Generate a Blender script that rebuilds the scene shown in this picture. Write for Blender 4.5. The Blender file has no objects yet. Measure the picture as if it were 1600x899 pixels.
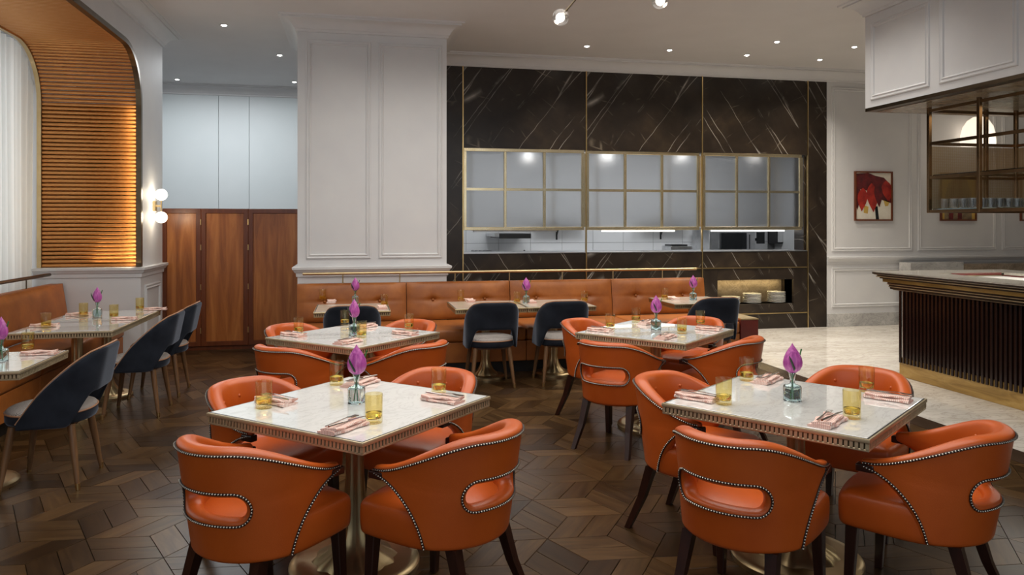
import bpy, bmesh, math, random
from math import sin, cos, pi, radians
from mathutils import Vector, Matrix

random.seed(7)
SC = bpy.context.scene
COL = SC.collection

# ---------------------------------------------------------------- camera
F = 1171.5                 # focal length in pixels of the 1600 wide frame
HY = 349.7                 # horizon row
CH = 1.6                   # camera height
YAW = 0.20363              # camera turned right of the room's depth axis
cam_d = bpy.data.cameras.new('camera')
cam_d.sensor_width = 36.0
cam_d.lens = F / 1600 * 36.0
cam_d.shift_y = (HY - 449.5) / 1600.0
cam_d.clip_start = 0.05
cam = bpy.data.objects.new('camera', cam_d)
cam.location = (0, 0, CH)
cam.rotation_euler = (pi / 2, 0, -YAW)
COL.objects.link(cam)
SC.camera = cam

# ---------------------------------------------------------------- world, exposure
W = bpy.data.worlds.new('world'); SC.world = W; W.use_nodes = True
W.node_tree.nodes['Background'].inputs[0].default_value = (0.80, 0.88, 1.0, 1)
W.node_tree.nodes['Background'].inputs[1].default_value = 0.13
SC.view_settings.view_transform = 'Standard'
SC.view_settings.look = 'None'
SC.view_settings.exposure = -0.15
SC.view_settings.gamma = 1.0
SC.view_settings.use_curve_mapping = False

def light(name, kind, loc, energy, color=(1, 1, 1), rot=(0, 0, 0), size=1.0, size_y=None, spot=None, blend=0.6, radius=0.04, spread=None):
    d = bpy.data.lights.new(name, kind); d.energy = energy; d.color = color
    if kind == 'AREA':
        d.size = size
        if size_y: d.shape = 'RECTANGLE'; d.size_y = size_y
        if spread: d.spread = radians(spread)
    else:
        d.shadow_soft_size = radius
    if kind == 'SPOT': d.spot_size = radians(spot); d.spot_blend = blend
    o = bpy.data.objects.new(name, d); o.location = loc; o.rotation_euler = rot
    COL.objects.link(o); return o

WARM = (1.0, 0.82, 0.62)
# daylight through the alcove window on the left, and an added fill light behind the camera
light('daylight_alcove_window', 'AREA', (-4.5, 6.0, 2.3), 150, (0.92, 0.96, 1.0), (0, -pi / 2, 0), 2.6, 6.0)
light('added_front_fill', 'AREA', (0.5, -2.6, 2.5), 95, (0.90, 0.95, 1.0), (radians(80), 0, 0), 8.0, 2.6)
# unseen area fills added under the ceiling to brighten tables, back and aisle
light('added_ceiling_fill', 'AREA', (0.9, 3.6, 3.9), 160, (1.0, 0.95, 0.88), (0, 0, 0), 4.6, 4.2, spread=160)
light('added_ceiling_fill_back', 'AREA', (1.8, 7.0, 3.9), 85, (1.0, 0.95, 0.88), (0, 0, 0), 5.0, 1.6, spread=150)
light('added_ceiling_fill_aisle', 'AREA', (4.85, 7.6, 3.9), 16, (1.0, 0.95, 0.88), (0, 0, 0), 0.4, 3.6, spread=95)
# kitchen behind the pass
for kx in (2.3, 4.2, 6.0):
    light('kitchen_light', 'AREA', (kx, 12.1, 3.15), 24, (0.93, 0.97, 1.0), (0, 0, 0), 1.2, 0.5)

# ---------------------------------------------------------------- geometry of the view
cy_, sy_ = cos(YAW), sin(YAW)
def ray(px, py):
    X = (px - 800.0) / F; Z = (HY - py) / F
    return (X * cy_ + sy_, -X * sy_ + cy_, Z)
def at_y(px, py, Y):
    d = ray(px, py); t = Y / d[1]; return (d[0] * t, Y, CH + d[2] * t)
def at_x(px, py, Xp):
    d = ray(px, py); t = Xp / d[0]; return (Xp, d[1] * t, CH + d[2] * t)
def at_z(px, py, Z):
    d = ray(px, py); t = (Z - CH) / d[2]; return (d[0] * t, d[1] * t, Z)
def proj(p):
    Xc = p[0] * cy_ - p[1] * sy_; Yc = p[0] * sy_ + p[1] * cy_
    if Yc < 0.2: return (-9999, -9999, Yc)
    return (800 + F * Xc / Yc, HY - F * (p[2] - CH) / Yc, Yc)

# ---------------------------------------------------------------- materials
def mat(name, col, rough=0.5, metal=0.0, **kw):
    m = bpy.data.materials.new(name); m.use_nodes = True
    b = m.node_tree.nodes['Principled BSDF']
    b.inputs['Base Color'].default_value = (*col, 1)
    b.inputs['Roughness'].default_value = rough
    b.inputs['Metallic'].default_value = metal
    for k, v in kw.items():
        b.inputs[k.replace('_', ' ')].default_value = v
    return m
def nd(m, t, **kw):
    n = m.node_tree.nodes.new(t)
    for k, v in kw.items():
        if hasattr(n, k): setattr(n, k, v)
        else: n.inputs[k].default_value = v
    return n
def ln(m, a, b): m.node_tree.links.new(a, b)
def bsdf(m): return m.node_tree.nodes['Principled BSDF']
def coords(m, kind='Object', scale=(1, 1, 1), rot=(0, 0, 0)):
    tc = nd(m, 'ShaderNodeTexCoord'); mp = nd(m, 'ShaderNodeMapping')
    mp.inputs['Scale'].default_value = scale; mp.inputs['Rotation'].default_value = rot
    ln(m, tc.outputs[kind], mp.inputs['Vector']); return mp.outputs[0]
def ramp(m, src, stops):
    r = nd(m, 'ShaderNodeValToRGB'); e = r.color_ramp.elements
    while len(e) < len(stops): e.new(0.5)
    for i, (p, c) in enumerate(stops):
        e[i].position = p; e[i].color = (*c, 1) if len(c) == 3 else c
    ln(m, src, r.inputs[0]); return r.outputs[0]
def mathn(m, op, a, b=None):
    n = nd(m, 'ShaderNodeMath', operation=op)
    for i, v in enumerate((a, b)):
        if v is None: continue
        if isinstance(v, (int, float)): n.inputs[i].default_value = v
        else: ln(m, v, n.inputs[i])
    return n.outputs[0]
def mixc(m, fac, a, b, mode='MIX'):
    n = nd(m, 'ShaderNodeMix', data_type='RGBA', blend_type=mode)
    for idx, v in ((0, fac), (6, a), (7, b)):
        if isinstance(v, (int, float)): n.inputs[idx].default_value = v
        elif isinstance(v, tuple): n.inputs[idx].default_value = (*v, 1)
        else: ln(m, v, n.inputs[idx])
    return n.outputs[2]
def noise(m, vec, scale, detail=3, rough=0.5, dist=0.0):
    n = nd(m, 'ShaderNodeTexNoise'); n.inputs['Scale'].default_value = scale
    n.inputs['Detail'].default_value = detail; n.inputs['Roughness'].default_value = rough
    n.inputs['Distortion'].default_value = dist
    if vec is not None: ln(m, vec, n.inputs['Vector'])
    return n.outputs[0]
def bump(m, h, strength=0.2, dist=0.01):
    n = nd(m, 'ShaderNodeBump'); n.inputs['Strength'].default_value = strength; n.inputs['Distance'].default_value = dist
    ln(m, h, n.inputs['Height']); ln(m, n.outputs[0], bsdf(m).inputs['Normal'])

def mottled(name, c1, c2, scale, rough, metal=0.0, bumpk=0.0, bscale=200, **kw):
    m = mat(name, c1, rough, metal, **kw); v = coords(m)
    ln(m, ramp(m, noise(m, v, scale, 4), [(0.3, c1), (0.7, c2)]), bsdf(m).inputs['Base Color'])
    if bumpk: bump(m, noise(m, v, bscale, 2), bumpk, 0.002)
    return m

M = {}
M['paint'] = mottled('white_wall_paint', (0.63, 0.63, 0.64), (0.67, 0.67, 0.67), 3, 0.55)
M['ceiling'] = mottled('ceiling_paint', (0.66, 0.65, 0.65), (0.69, 0.68, 0.68), 2, 0.8)
M['rear_paint'] = mottled('pale_blue_grey_paint', (0.60, 0.65, 0.66), (0.64, 0.68, 0.69), 1.2, 0.5)
M['brass'] = mottled('polished_brass', (0.60, 0.43, 0.19), (0.72, 0.53, 0.26), 6, 0.28, 1.0)
M['satin_brass'] = mottled('satin_brass', (0.50, 0.38, 0.20), (0.60, 0.47, 0.27), 8, 0.36, 1.0)
M['sash_brass'] = mottled('bright_sash_brass', (0.74, 0.60, 0.36), (0.84, 0.72, 0.48), 5, 0.26, 1.0)
M['champagne'] = mottled('champagne_metal_edge', (0.50, 0.41, 0.26), (0.60, 0.50, 0.33), 9, 0.42, 0.72)
M['bronze'] = mottled('dark_bronze', (0.10, 0.075, 0.05), (0.15, 0.11, 0.07), 7, 0.32, 1.0)
M['rack_bronze'] = mottled('rack_bronze', (0.20, 0.12, 0.06), (0.28, 0.17, 0.09), 7, 0.22, 1.0)
M['slat_bronze'] = mottled('tambour_bronze', (0.42, 0.17, 0.045), (0.54, 0.25, 0.08), 1.2, 0.34, 0.6)
M['black'] = mat('black_line', (0.012, 0.012, 0.012), 0.4)
M['steel'] = mottled('brushed_steel', (0.55, 0.56, 0.57), (0.66, 0.66, 0.67), 12, 0.3, 1.0)
M['dark_steel'] = mat('dark_steel', (0.05, 0.05, 0.052), 0.35, 0.6)
M['porcelain'] = mottled('white_porcelain', (0.75, 0.74, 0.71), (0.80, 0.79, 0.76), 5, 0.2)
M['tile'] = mottled('white_wall_tile', (0.70, 0.71, 0.72), (0.76, 0.76, 0.77), 1, 0.22)
M['grout'] = mat('grey_grout', (0.22, 0.22, 0.22), 0.9)
M['maroon'] = mottled('maroon_lacquer', (0.10, 0.012, 0.010), (0.13, 0.018, 0.014), 5, 0.3)
M['bulb'] = mat('glowing_bulb', (1, 1, 1), 0.4, 0, Emission_Color=(1, 0.93, 0.82, 1), Emission_Strength=5.0)
M['globe_lamp'] = mat('glowing_opal_globe', (1, 1, 1), 0.4, 0, Emission_Color=(1, 0.90, 0.72, 1), Emission_Strength=6.0)
M['dome_lamp'] = mat('glowing_opal_dome', (1, 1, 1), 0.4, 0, Emission_Color=(1, 0.84, 0.66, 1), Emission_Strength=1.1)
M['led'] = mat('downlight_lens', (1, 1, 1), 0.4, 0, Emission_Color=(1, 0.95, 0.88, 1), Emission_Strength=22.0)
M['kitchen_lens'] = mat('kitchen_lamp_lens', (1, 1, 1), 0.4, 0, Emission_Color=(1, 0.96, 0.9, 1), Emission_Strength=8.0)
M['strip'] = mat('strip_light', (1, 1, 1), 0.4, 0, Emission_Color=(1, 0.96, 0.9, 1), Emission_Strength=4.0)

def marble_dark(name, ang):
    m = mat(name, (0.03, 0.022, 0.016), 0.30, 0, Specular_IOR_Level=0.4)
    v = coords(m, 'Object', (1, 1, 1), (0, ang, 0))
    dn = nd(m, 'ShaderNodeTexNoise'); dn.inputs['Scale'].default_value = 1.5; dn.inputs['Detail'].default_value = 4
    ln(m, v, dn.inputs['Vector'])
    add = nd(m, 'ShaderNodeVectorMath', operation='MULTIPLY_ADD')
    ln(m, dn.outputs['Color'], add.inputs[0]); add.inputs[1].default_value = (0.10, 0.10, 0.10); ln(m, v, add.inputs[2])
    sc = nd(m, 'ShaderNodeMapping'); sc.inputs['Scale'].default_value = (0.085, 0.0, 2.5)
    ln(m, add.outputs[0], sc.inputs['Vector'])
    vo = nd(m, 'ShaderNodeTexVoronoi', feature='DISTANCE_TO_EDGE'); vo.inputs['Scale'].default_value = 1.25
    ln(m, sc.outputs[0], vo.inputs['Vector'])
    line = ramp(m, vo.outputs['Distance'], [(0.0, (1, 1, 1)), (0.006, (0.25, 0.25, 0.25)), (0.014, (0, 0, 0))])
    brk = ramp(m, noise(m, v, 2.2, 3), [(0.42, (0, 0, 0)), (0.62, (1, 1, 1))])
    f = mathn(m, 'MULTIPLY', line, brk)
    sc2 = nd(m, 'ShaderNodeMapping'); sc2.inputs['Scale'].default_value = (1.6, 0.0, 0.5); sc2.inputs['Rotation'].default_value = (0, 0.25, 0)
    ln(m, add.outputs[0], sc2.inputs['Vector'])
    vo2 = nd(m, 'ShaderNodeTexVoronoi', feature='DISTANCE_TO_EDGE'); vo2.inputs['Scale'].default_value = 2.0
    ln(m, sc2.outputs[0], vo2.inputs['Vector'])
    f2 = mathn(m, 'MULTIPLY', ramp(m, vo2.outputs['Distance'], [(0, (0.5, 0.5, 0.5)), (0.02, (0, 0, 0))]), ramp(m, noise(m, v, 3.1, 3), [(0.52, (0, 0, 0)), (0.68, (0.7, 0.7, 0.7))]))
    base = ramp(m, noise(m, v, 2.6, 6, 0.6), [(0.3, (0.012, 0.008, 0.0055)), (0.55, (0.026, 0.018, 0.012)), (0.8, (0.052, 0.036, 0.021))])
    c = mixc(m, f, base, (0.44, 0.41, 0.37)); c = mixc(m, f2, c, (0.40, 0.34, 0.26))
    ln(m, c, bsdf(m).inputs['Base Color']); return m
M['marble_r'] = marble_dark('dark_marble_rising_veins', radians(52))
M['marble_l'] = marble_dark('dark_marble_falling_veins', radians(-56))

def marble_light(name, c0, c1, vein, rough, scale=1.0, rot=0.4, vw=0.5):
    m = mat(name, c0, rough); v = coords(m, 'Object', (0.8, 2.0, 1.2), (0, 0, rot))
    n1 = noise(m, v, 1.1 * scale, 8, 0.62, 1.4)
    n2 = noise(m, v, 2.4 * scale, 6, 0.6, 2.2)
    veins = ramp(m, mathn(m, 'ABSOLUTE', mathn(m, 'SUBTRACT', n2, 0.5)), [(0.0, (vw, vw, vw)), (0.035, (0, 0, 0))])
    base = ramp(m, n1, [(0.32, c1), (0.6, c0)])
    ln(m, mixc(m, veins, base, vein), bsdf(m).inputs['Base Color']); return m
M['floor_marble'] = marble_light('cream_floor_marble', (0.76, 0.72, 0.65), (0.60, 0.56, 0.49), (0.36, 0.31, 0.26), 0.13, 1.0, 0.3, 0.55)
M['base_marble'] = marble_light('grey_marble', (0.55, 0.54, 0.52), (0.38, 0.37, 0.36), (0.20, 0.20, 0.20), 0.2, 2.0)
M['brown_marble'] = marble_light('brown_marble', (0.34, 0.27, 0.20), (0.20, 0.15, 0.10), (0.10, 0.08, 0.06), 0.2, 3.0)
M['bar_stone'] = marble_light('bar_top_stone', (0.45, 0.42, 0.36), (0.32, 0.29, 0.24), (0.2, 0.18, 0.14), 0.12, 2.0)
M['tabletop'] = marble_light('white_glazed_marble', (0.87, 0.87, 0.84), (0.83, 0.83, 0.81), (0.52, 0.50, 0.47), 0.06, 1.4, 0.8, 0.35)
bsdf(M['tabletop']).inputs['Specular IOR Level'].default_value = 0.6
bsdf(M['tabletop']).inputs['Coat Weight'].default_value = 1.0
bsdf(M['tabletop']).inputs['Coat Roughness'].default_value = 0.02
M['small_top'] = marble_light('pale_stone_top', (0.62, 0.57, 0.48), (0.52, 0.47, 0.39), (0.40, 0.36, 0.3), 0.08, 2.2)

def wood(name, stops, rough, kind='Object', gs=(2.0, 22.0, 22.0), use_tone=False, spec=0.5, rot=(0, 0, 0)):
    m = mat(name, stops[0][1], rough, 0, Specular_IOR_Level=spec)
    v = coords(m, kind, gs, rot)
    if use_tone:
        oi = nd(m, 'ShaderNodeObjectInfo'); at = nd(m, 'ShaderNodeAttribute', attribute_name='tone')
        tone = mathn(m, 'FRACT', mathn(m, 'ADD', oi.outputs['Random'], at.outputs['Fac']))
        off = nd(m, 'ShaderNodeVectorMath', operation='ADD'); comb = nd(m, 'ShaderNodeCombineXYZ')
        ln(m, mathn(m, 'MULTIPLY', tone, 37.0), comb.inputs[0]); ln(m, mathn(m, 'MULTIPLY', tone, 91.0), comb.inputs[1])
        ln(m, v, off.inputs[0]); ln(m, comb.outputs[0], off.inputs[1]); v = off.outputs[0]
    n = noise(m, v, 1.0, 6, 0.6, 0.6)
    c = ramp(m, n, stops)
    if use_tone:
        t = ramp(m, tone, [(0.0, (0.38, 0.35, 0.33)), (0.35, (0.70, 0.68, 0.66)), (0.75, (0.96, 0.95, 0.93)), (1.0, (1.25, 1.23, 1.20))])
        c = mixc(m, 1.0, c, t, 'MULTIPLY')
    ln(m, c, bsdf(m).inputs['Base Color'])
    bump(m, n, 0.03 if use_tone else 0.12, 0.003)
    return m
M['floor_wood'] = wood('smoked_oak_floor', [(0.25, (0.034, 0.017, 0.0065)), (0.5, (0.068, 0.036, 0.0135)), (0.75, (0.112, 0.063, 0.025))], 0.30, 'UV', (3.0, 26.0, 1.0), True, 0.28)
M['gold_stone'] = wood('gold_veined_stone', [(0.25, (0.17, 0.095, 0.022)), (0.5, (0.36, 0.215, 0.058)), (0.75, (0.52, 0.34, 0.11))], 0.2, 'Object', (2.0, 2.0, 14.0))
M['border_wood'] = wood('dark_border_wood', [(0.3, (0.030, 0.018, 0.011)), (0.7, (0.075, 0.045, 0.028))], 0.22, 'Object', (30, 2, 30))
M['panel_wood'] = wood('sapele_veneer', [(0.25, (0.13, 0.034, 0.008)), (0.5, (0.33, 0.105, 0.024)), (0.78, (0.56, 0.22, 0.058))], 0.3, 'Object', (9, 9, 0.9))
M['frame_wood'] = wood('sapele_frame', [(0.25, (0.085, 0.020, 0.007)), (0.75, (0.18, 0.048, 0.014))], 0.3, 'Object', (14, 14, 1.2))
M['leg_wood'] = wood('walnut_leg', [(0.25, (0.10, 0.050, 0.022)), (0.75, (0.22, 0.115, 0.052))], 0.35, 'Object', (40, 40, 4))
M['dark_leg'] = wood('dark_stained_leg', [(0.25, (0.014, 0.005, 0.003)), (0.75, (0.036, 0.010, 0.006))], 0.3, 'Object', (40, 40, 4))

def leather(name, c1, c2, rough, big=2.5, bk=0.10):
    m = mat(name, c1, rough, 0, Specular_IOR_Level=0.5)
    v = coords(m)
    oi = nd(m, 'ShaderNodeObjectInfo')
    off = nd(m, 'ShaderNodeVectorMath', operation='ADD'); ln(m, v, off.inputs[0])
    cb = nd(m, 'ShaderNodeCombineXYZ'); ln(m, mathn(m, 'MULTIPLY', oi.outputs['Random'], 40.0), cb.inputs[0]); ln(m, cb.outputs[0], off.inputs[1])
    ln(m, ramp(m, noise(m, off.outputs[0], big, 5, 0.6), [(0.3, c1), (0.7, c2)]), bsdf(m).inputs['Base Color'])
    vo = nd(m, 'ShaderNodeTexVoronoi'); vo.inputs['Scale'].default_value = 260
    ln(m, v, vo.inputs['Vector']); bump(m, vo.outputs['Distance'], bk, 0.002)
    return m
M['orange'] = leather('orange_leather', (0.46, 0.076, 0.007), (0.54, 0.104, 0.012), 0.36)
M['cognac'] = leather('worn_cognac_leather', (0.22, 0.060, 0.008), (0.40, 0.128, 0.020), 0.50, 3.5)
def velvet(name, c1, c2):
    m = mottled(name, c1, c2, 7, 0.85, 0, 0.1, 300)
    b = bsdf(m); b.inputs['Sheen Weight'].default_value = 0.55; b.inputs['Sheen Roughness'].default_value = 0.35
    b.inputs['Sheen Tint'].default_value = (0.50, 0.56, 0.68, 1); b.inputs['Specular IOR Level'].default_value = 0.15
    return m
M['velvet'] = velvet('navy_velvet', (0.010, 0.012, 0.018), (0.022, 0.027, 0.038))
def tweed():
    m = mat('grey_beige_tweed', (0.4, 0.36, 0.33), 0.9); v = coords(m, 'Object', (1, 1, 1))
    w = nd(m, 'ShaderNodeTexWave'); w.inputs['Scale'].default_value = 42; w.inputs['Distortion'].default_value = 2.5; w.inputs['Detail Scale'].default_value = 6
    ln(m, v, w.inputs['Vector'])
    f = mixc(m, 0.5, w.outputs['Color'], noise(m, v, 160, 2))
    ln(m, ramp(m, f, [(0.3, (0.12, 0.11, 0.11)), (0.55, (0.40, 0.36, 0.33)), (0.8, (0.62, 0.57, 0.52))]), bsdf(m).inputs['Base Color'])
    bump(m, w.outputs['Color'], 0.4, 0.002); return m
M['tweed'] = tweed()
M['tan_piping'] = mat('tan_piping', (0.42, 0.22, 0.12), 0.6)
M['nail'] = mat('pewter_nailhead', (0.62, 0.58, 0.50), 0.25, 1.0)
M['gimp'] = mat('dark_trim_band', (0.022, 0.010, 0.007), 0.6)
M['curtain'] = mottled('white_sheer_curtain', (0.80, 0.79, 0.76), (0.84, 0.83, 0.80), 8, 0.8)
def translucent(m, k):
    nt = m.node_tree; out = nt.nodes['Material Output']; b = bsdf(m)
    tr = nd(m, 'ShaderNodeBsdfTranslucent'); tr.inputs[0].default_value = (0.86, 0.85, 0.82, 1)
    mx = nd(m, 'ShaderNodeMixShader'); mx.inputs[0].default_value = k
    ln(m, b.outputs[0], mx.inputs[1]); ln(m, tr.outputs[0], mx.inputs[2]); ln(m, mx.outputs[0], out.inputs[0])
translucent(M['curtain'], 0.5)

def glass(name, col, rough=0.0, ior=1.45):
    return mat(name, col, rough, 0, Transmission_Weight=1.0, IOR=ior)
M['clear'] = None
M['shelf_glass'] = glass('greenish_shelf_glass', (0.78, 0.93, 0.85))
M['frosted'] = glass('frosted_glass', (0.72, 0.72, 0.725), 0.30, 1.35)
def thin_glass(name, tint, refl):
    m = bpy.data.materials.new(name); m.use_nodes = True; nt = m.node_tree; nt.nodes.remove(bsdf(m))
    out = nt.nodes['Material Output']
    t = nd(m, 'ShaderNodeBsdfTransparent'); t.inputs[0].default_value = (*tint, 1)
    g = nd(m, 'ShaderNodeBsdfGlossy'); g.inputs['Roughness'].default_value = 0.02
    mx = nd(m, 'ShaderNodeMixShader'); lw = nd(m, 'ShaderNodeLayerWeight'); lw.inputs[0].default_value = 0.5
    f0 = ((refl - 1) / (refl + 1)) ** 2
    fr = mathn(m, 'ADD', mathn(m, 'MULTIPLY', mathn(m, 'POWER', lw.outputs['Facing'], 4.0), 0.55), f0)
    ln(m, fr, mx.inputs[0]); ln(m, t.outputs[0], mx.inputs[1]); ln(m, g.outputs[0], mx.inputs[2]); ln(m, mx.outputs[0], out.inputs[0])
    return m
M['pane'] = thin_glass('clear_window_pane', (0.95, 0.97, 0.97), 1.45)
M['amber'] = thin_glass('pale_amber_glass', (0.975, 0.925, 0.73), 1.5)
M['amber_base'] = glass('amber_glass_base', (0.97, 0.85, 0.30))
M['vase'] = glass('pale_blue_glass', (0.80, 0.94, 0.96))
M['clear'] = glass('clear_glass', (0.97, 0.97, 0.95))
M['globe_glass'] = thin_glass('clear_globe_glass', (0.93, 0.93, 0.93), 2.2)
def mesh_metal():
    m = mat('woven_bronze_mesh', (0.42, 0.31, 0.18), 0.35, 1.0); nt = m.node_tree; out = nt.nodes['Material Output']
    v = coords(m, 'Object')
    sep = nd(m, 'ShaderNodeSeparateXYZ'); ln(m, v, sep.inputs[0])
    hx = mathn(m, 'ADD', sep.outputs[0], sep.outputs[1])
    fx = mathn(m, 'LESS_THAN', mathn(m, 'FRACT', mathn(m, 'MULTIPLY', hx, 90.0)), 0.42)
    fz = mathn(m, 'LESS_THAN', mathn(m, 'FRACT', mathn(m, 'MULTIPLY', sep.outputs[2], 90.0)), 0.42)
    f = mathn(m, 'MAXIMUM', fx, fz)
    t = nd(m, 'ShaderNodeBsdfTransparent'); mx = nd(m, 'ShaderNodeMixShader')
    ln(m, f, mx.inputs[0]); ln(m, t.outputs[0], mx.inputs[1]); ln(m, bsdf(m).outputs[0], mx.inputs[2]); ln(m, mx.outputs[0], out.inputs[0])
    return m
M['mesh'] = mesh_metal()
def napkin_mat():
    m = mat('pink_checked_linen', (0.72, 0.42, 0.32), 0.85); v = coords(m, 'Object')
    sep = nd(m, 'ShaderNodeSeparateXYZ'); ln(m, v, sep.inputs[0])
    a = mathn(m, 'LESS_THAN', mathn(m, 'FRACT', mathn(m, 'MULTIPLY', sep.outputs[0], 120.0)), 0.35)
    b = mathn(m, 'LESS_THAN', mathn(m, 'FRACT', mathn(m, 'MULTIPLY', sep.outputs[1], 120.0)), 0.35)
    c = mixc(m, mathn(m, 'MULTIPLY', mathn(m, 'MAXIMUM', a, b), 0.8), (0.90, 0.75, 0.67), (0.60, 0.28, 0.22))
    ln(m, c, bsdf(m).inputs['Base Color']); return m
M['napkin'] = napkin_mat()
M['cutlery'] = mat('polished_cutlery', (0.50, 0.46, 0.43), 0.2, 1.0)
M['petal'] = wood('purple_spathe', [(0.3, (0.26, 0.030, 0.22)), (0.5, (0.42, 0.075, 0.33)), (0.72, (0.60, 0.18, 0.46))], 0.35, 'Object', (70, 70, 9))
M['stem'] = mottled('green_stem', (0.03, 0.13, 0.03), (0.06, 0.20, 0.05), 30, 0.4)
M['dark_leaf'] = mottled('dark_leaf', (0.015, 0.03, 0.02), (0.035, 0.05, 0.03), 30, 0.35)
M['slat'] = mat('lacquered_bar_slat', (0.016, 0.006, 0.004), 0.20, 0.0, Specular_IOR_Level=0.5)
M['canvas'] = mottled('cream_canvas', (0.70, 0.66, 0.55), (0.76, 0.72, 0.62), 20, 0.8)
M['red_petal'] = mottled('red_print', (0.20, 0.008, 0.006), (0.48, 0.030, 0.014), 9, 0.6)
M['dark_print'] = mottled('dark_red_print', (0.045, 0.006, 0.008), (0.16, 0.010, 0.012), 12, 0.6)
M['yellow_print'] = mat('ochre_print', (0.55, 0.36, 0.08), 0.6)
M['tan_print'] = mottled('tan_print', (0.30, 0.22, 0.12), (0.10, 0.07, 0.04), 9, 0.6)
M['screen'] = mat('dark_screen', (0.01, 0.012, 0.014), 0.12)

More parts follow.
